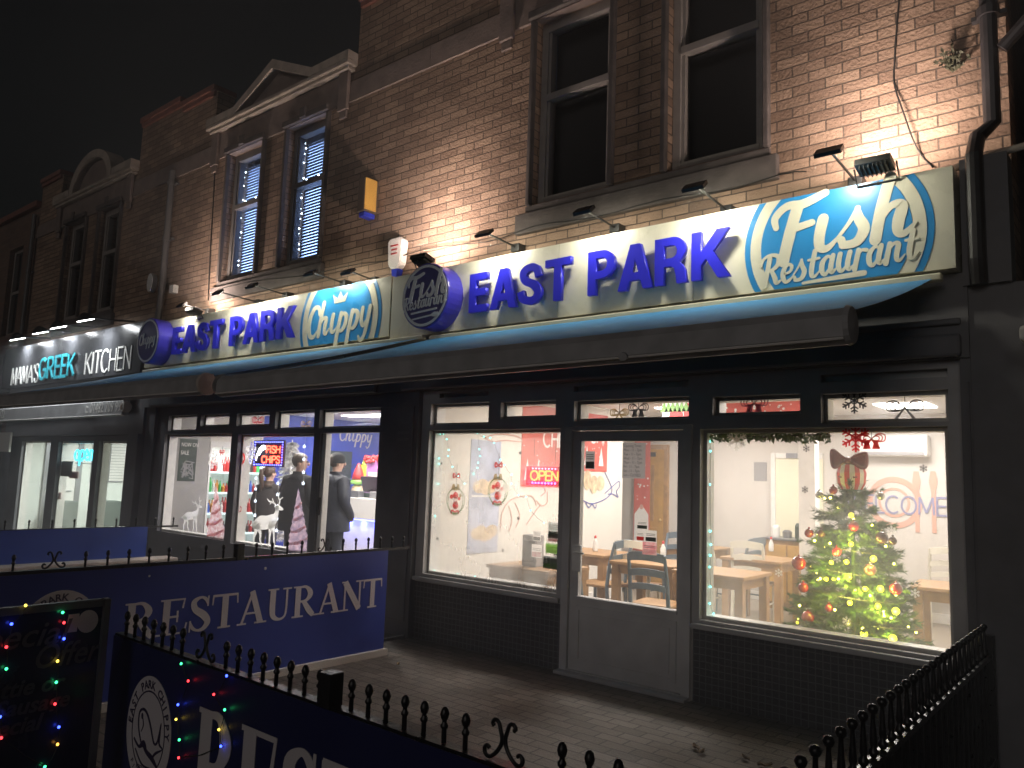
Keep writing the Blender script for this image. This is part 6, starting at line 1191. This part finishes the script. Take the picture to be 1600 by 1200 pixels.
for q, R_, m, w in (((412, 430), .135, 'film_white', 'large lacy white snowflake over the first drinks fridge'), ((648, 390), .14, 'film_white', 'large lacy white snowflake left of the lit sign')): a_, b_ = cp(*q); flake(a_, b_, R_, m, w)
for q, k, w in (((470, 385), .06, 'red glittery bow beside the large snowflake'), ((695, 190), .12, 'red star shaped bow in the chip shop fanlight')): a_, b_ = cp(*q); bow(a_, b_, k, 'film_red', w)
a_, b_ = cp(995, 215); bow(a_, b_, .1, 'film_gold', 'gold star bow in the chip shop fanlight')
a_, b_ = cp(565, 745); bow(a_, b_, .1, 'film_red', 'red ribbon cluster low on the white post in the chip shop')
p = PY(*cp(592, 425), .02); t = thing('round_ornament', 'red and white ring ornament at the window post', 'ornament', p); bm = B(); ringp(bm, FY(p.x, p.z, .02), 0, 0, .05, .085, 0, .006, 24); obj('ring', bm, 'film_red', t); bm = B(); prism(bm, FY(p.x, p.z, .02), circ(0, 0, .05, n=20), 0, .004); obj('disc', bm, 'film_white', t)
for X_, ys, w in ((985, (350, 430, 510, 580), 'star string in front of the turned head'), (683, (548, 615, 690, 780), 'star string left of the reindeer'), (820, (580, 650, 725, 800, 875), 'star string right of the reindeer')):
    t = thing('star_string', 'hanging '+w+' in the chip shop window', 'fairy lights', PY(*cp(X_, ys[0]), .03), 'star strings in the chip shop window'); ps = [PY(*cp(X_+(y-ys[0])*-.03, y), .03) for y in ys]; bm = B(); tube(bm, [ps[0]+Vector((0, 0, .4))]+ps, .0015, 4); obj('wire', bm, 'film_white', t)
    for p in ps:
        bm = B(); prism(bm, FY(p.x, p.z, .025), [(.027*(1 if k % 2 == 0 else .42)*math.sin(math.pi*k/5), .027*(1 if k % 2 == 0 else .42)*math.cos(math.pi*k/5)) for k in range(10)], 0, .005); bmesh.ops.triangulate(bm, faces=bm.faces[:]); obj('star', bm, 'star_led', t)
# ---------------------------------------------------------------- customers
def person(label, loc, rot, h, coat, hair, hairlen='short', fat=1.0, turn=0.0, female=False, hat=False, scarf=None):
    t = thing('person', label, 'person', loc); k = h/1.76; sh = .185 if not female else .16
    V = [(0, 0, .95, .155, .12), (0, .0, 1.08, .165, .125), (0, .0, 1.28, .18, .13), (0, -.01, 1.43, .125, .10), (0, .005, 1.50, .062, .064), (0, .015, 1.56, .058, .062), (0, .02, 1.62, .078, .088), (0, .015, 1.69, .08, .092), (0, .01, 1.74, .05, .06)]
    E_ = [(i, i+1) for i in range(8)]; f = fat
    for s in (-1, 1):
        n = len(V); V += [(s*(sh+.0), -.01, 1.41, .075*f, .08*f), (s*(sh+.075), -.03, 1.16, .066*f, .068*f), (s*(sh+.055), .10, .98, .05*f, .052*f), (s*(sh-.0), .16, .93, .038, .042), (s*(sh-.03), .175, .885, .026, .03)]; E_ += [(3, n), (n, n+1), (n+1, n+2), (n+2, n+3), (n+3, n+4)]
        n = len(V); V += [(s*.095, 0, .86, .105, .11), (s*.10, .015, .48, .075, .08), (s*.10, -.01, .10, .05, .055), (s*.105, .11, .05, .045, .04)]; E_ += [(0, n), (n, n+1), (n+1, n+2), (n+2, n+3)]
    me = bpy.data.meshes.new('body'); me.from_pydata([(x, y, z) for x, y, z, _, _ in V], E_, []); o = bpy.data.objects.new('body', me); SC.collection.objects.link(o)
    md = o.modifiers.new('s', 'SKIN'); md.use_smooth_shade = True; o.modifiers.new('u', 'SUBSURF').levels = 2
    for i, v in enumerate(V):
        g = f if 1 <= i <= 3 or i == 0 else 1; me.skin_vertices[0].data[i].radius = (v[3]*g, v[4]*g)
    me.skin_vertices[0].data[0].use_root = True; bpy.context.view_layer.update(); m2 = bpy.data.meshes.new_from_object(o.evaluated_get(bpy.context.evaluated_depsgraph_get())); bpy.data.objects.remove(o); bpy.data.meshes.remove(me); m2.name = 'body'
    for mm in (coat, 'skin', 'trousers', 'shoe'): m2.materials.append(MATS[mm])
    for p in m2.polygons:
        c = p.center; hand = abs(c.x) < sh+.04 and c.y > .13 and .85 < c.z < .96 and abs(c.x) > .12
        p.material_index = 1 if c.z > 1.525 or (hand and c.z < .91) else 3 if c.z < .09 else 2 if c.z < .80 else 0
    tu = turn
    for v in m2.vertices:
        if v.co.z > 1.5: w = min(1, (v.co.z-1.5)/.1); cs, sn = math.cos(tu*w), math.sin(tu*w); x, y = v.co.x, v.co.y-.01; v.co.x, v.co.y = x*cs-y*sn, x*sn+y*cs+.01
    o = bpy.data.objects.new('body', m2); SC.collection.objects.link(o); o.parent = t; m2.shade_smooth()
    hd = Matrix.Translation((0, .012, 1.66)) @ Matrix.Rotation(tu, 4, 'Z')
    def hp(nm, bm, m): bm.transform(hd); me_ = bpy.data.meshes.new(nm); bm.to_mesh(me_); bm.free(); me_.materials.append(MATS[m]); me_.shade_smooth(); q = bpy.data.objects.new(nm, me_); SC.collection.objects.link(q); q.parent = t; return q
    bm = B(); ball(bm, (0, .105, -.02), .015, 8, .8, 1.2, 1.5); hp('nose', bm, 'skin')
    for s in (-1, 1): bm = B(); ball(bm, (s*.034, .088, .012), .011, 8); hp('eye', bm, 'ink'); bm = B(); ball(bm, (s*.084, .0, -.015), .026, 8, .4, .75, 1.2); hp('ear', bm, 'skin')
    bm = B(); ball(bm, (0, .092, -.06), .02, 8, 1.2, .4, .3); hp('mouth', bm, 'card_pink')
    bm = B(); ball(bm, (0, -.014, .028), .1, 18, .97, 1.12, 1.05); bmesh.ops.delete(bm, geom=[v for v in bm.verts if (v.co.z < -.02 and v.co.y > -.01) or v.co.z < -.075 or (v.co.y > .07 and v.co.z < .05)], context='VERTS'); hr = hp('hair', bm, hair)
    if hairlen == 'ponytail':
        bm = B(); tube(bm, [(0, -.1, .06), (0, -.16, .05), (.01, -.17, -.05), (.012, -.15, -.2), (.0, -.14, -.34)], [.03, .036, .042, .036, .012], 10); hp('ponytail', bm, hair)
    if hat: bm = B(); lathe(bm, (0, -.005, -.01), [(.103, 0), (.108, .02), (.107, .05), (.1, .09), (.075, .125), (.03, .145)], 20); hp('woollen_hat', bm, 'knit_black')
    # coat skirt, collar and hood over the trunk
    bm = B(); n = 22; rings = []
    for z, rx, ry in ((.76, .215, .165), (.86, .212, .165), (1.0, .205, .158), (1.15, .205, .152), (1.3, .205, .148), (1.40, .17, .125)):
        rings.append([bm.verts.new((rx*f*math.cos(2*math.pi*i/n)*(1+.02*math.sin(i*5+z*9)), ry*f*math.sin(2*math.pi*i/n)*(1+.03*math.sin(i*3+z*14)), z)) for i in range(n)])
    for A, C in zip(rings, rings[1:]):
        for i in range(n): bm.faces.new((A[i], A[(i+1) % n], C[(i+1) % n], C[i]))
    me_ = bpy.data.meshes.new('coat'); bm.to_mesh(me_); bm.free(); me_.materials.append(MATS[coat]); me_.shade_smooth(); q = bpy.data.objects.new('coat', me_); SC.collection.objects.link(q); q.parent = t
    bm = B(); lathe(bm, (0, -.005, 1.43), [(.12*f, 0), (.10, .05), (.085, .1), (.088, .11), (.075, .105)], 18); me_ = bpy.data.meshes.new('collar'); bm.to_mesh(me_); bm.free(); me_.materials.append(MATS[scarf or coat]); me_.shade_smooth(); q = bpy.data.objects.new('collar', me_); SC.collection.objects.link(q); q.parent = t
    if hat: bm = B(); ball(bm, (0, -.12, 1.42), .12, 14, 1.15, .6, .75); me_ = bpy.data.meshes.new('hood'); bm.to_mesh(me_); bm.free(); me_.materials.append(MATS[coat]); me_.shade_smooth(); q = bpy.data.objects.new('hood', me_); SC.collection.objects.link(q); q.parent = t
    t.scale = (k, k, k); t.rotation_euler = (0, 0, rot); return t
p = PY(465, 790, .85); person('man with short brown hair in a black coat, head turned to the counter', (p.x, .85, fz), .15, 1.80, 'coat_black', 'hair_grey', fat=1.26, turn=-1.0)
p = PY(522, 790, 1.2); person('man in a black woollen hat and dark padded jacket', (p.x, 1.2, fz), -.1, 1.82, 'coat_navy', 'hair_grey', fat=1.22, hat=True, turn=-.3)
p = PY(418, 790, 1.2); person('woman with a long brown ponytail in a dark coat', (p.x, 1.2, fz), .6, 1.62, 'coat_brown', 'hair_brown', hairlen='ponytail', female=True, turn=-.6, scarf='hair_brown')
# ================================================================== the dark shop's room
GW = -17.29
def grid_art(t, fr, w, h):
    bm = B()
    for k in range(14): prism(bm, fr, [(.05, h*(.08+.06*k)), (w*random.uniform(.5, .95), h*(.08+.06*k)), (w*.9, h*(.08+.06*k)+.012), (.05, h*(.08+.06*k)+.012)], .0003, .0015)
    obj('printed_lines', bm, 'paper_grey', t); bm = B(); 
    for q in ([(0, 0), (.03, 0), (.03, h), (0, h)], [(w-.03, 0), (w, 0), (w, h), (w-.03, h)], [(.03, 0), (w-.03, 0), (w-.03, .03), (.03, .03)], [(.03, h-.03), (w-.03, h-.03), (w-.03, h), (.03, h)]): prism(bm, fr, q, .0003, .02)
    obj('frame', bm, 'steel_grey', t)
poster('framed_menu', 'left one of two framed menus on the pale wall behind the right pane', 'menu', 147, 680, 169, 754, 'X', GW, 'paper_white', .01, grid_art); poster('framed_menu', 'right one of two framed menus, nearer the dark pier', 'menu', 172, 680, 203, 754, 'X', GW, 'paper_white', .01, grid_art)
a_, b_ = PX(80, 700, GW).y, PX(122, 700, GW).y
t = thing('inner_door', 'pale inner door with a steel handle inside the dark shop', 'door', (GW, a_, 0)); bm = B(); box(bm, GW+.001, GW+.03, a_, b_, .01, 1.95, .005); obj('leaf', bm, 'paper_white', t); bm = B(); tube(bm, [(GW+.03, b_-.08, 1.0), (GW+.07, b_-.08, 1.0), (GW+.07, b_-.22, 1.0)], .014); obj('handle', bm, 'steel_grey', t); bm = B(); box(bm, GW+.001, GW+.05, b_+.002, b_+.1, .01, 2.0); box(bm, GW+.001, GW+.05, a_-.1, a_-.002, .01, 2.0); obj('door_frame', bm, 'steel_grey', t)
for q, m, w in (((76, 740, 88, 763), 'ink', 'black box on the pane of the dark shop'), ((79, 768, 95, 780), 'card_pink', 'red notice low on the pane of the dark shop'), ((109, 736, 122, 748), 'card_pink', 'red notice on the inner door glass'), ((80, 703, 88, 714), 'sticker_red', 'small dark red sticker high on the pane of the dark shop')): poster('window_notice', w, 'notice', *q, 'Y', .02, m, .004)
poster('wall_letters', 'faint grey map shape printed on the pane between the notices', 'sticker', 97, 720, 112, 745, 'Y', .02, 'paper_grey', .002)
p = PY(117, 722, .1); t = thing('neon_open_sign', 'cyan neon open sign inside the dark shop', 'neon sign', p); fr = FY(p.x, p.z, .1); bm = B(); 
for cx in (.09, .30): ringp(bm, fr, cx, .12, .075, .1, 0, .02, 16)
stroke(bm, fr, [(.21, .2, .025), (.21, -.06, .025)], 0, .02, smooth=False); stroke(bm, fr, [(.42, .12, .02), (.55, .13, .02), (.48, .22, .02), (.42, .12, .02), (.5, .04, .02), (.56, .06, .02)], 0, .02); stroke(bm, fr, [(.62, .03, .025), (.62, .2, .025), (.7, .2, .025), (.74, .14, .025), (.74, .03, .025)], 0, .02); obj('tube', bm, 'neon_cyan', t); bm = B(); stroke(bm, fr, [(0, -.02, .01), (.75, -.02, .01)], -.01, -.001, smooth=False); obj('backing_bar', bm, 'ink', t)
bm = B(); pts = [PY(x, y, .1) for x, y in ((199, 752), (193, 765), (193, 785), (199, 800))]; tube(bm, smooth_path([tuple(q) for q in pts], 5), .006, 5); tag(obj('loose_cable', bm, 'cable'), 'thin dark cable curving inside the right pane of the dark shop', 'cable')
for k, x in enumerate((100, 170)): p = PX(x, 800, GW+.5); bm = B(); box(bm, p.x-.2, p.x+.2, p.y-.18, p.y+.18, .006, .82, .02); tag(obj('low_cabinet', bm, 'card_dark'), ('dark cabinet below the inner door handle', 'dark cabinet below the framed menus')[k], 'cabinet')
# ================================================================== thin haze box, added to lift the darks like lens glow
m = bpy.data.materials.new('veil_haze'); m.use_nodes = True; n, l = nt(m); n.remove(n['Principled BSDF'])
v = n.new('ShaderNodeVolumePrincipled'); v.inputs['Color'].default_value = (.92, .95, 1, 1); v.inputs['Density'].default_value = .015; v.inputs['Anisotropy'].default_value = .2; l.new(v.outputs[0], n['Material Output'].inputs['Volume']); MATS['veil_haze'] = m
bm = B(); box(bm, -27, 8, -9, 9.5, -1.3, 9.6); hz = tag(obj('haze', bm, 'veil_haze'), kind='stuff')
SC.cycles.volume_bounces = 0
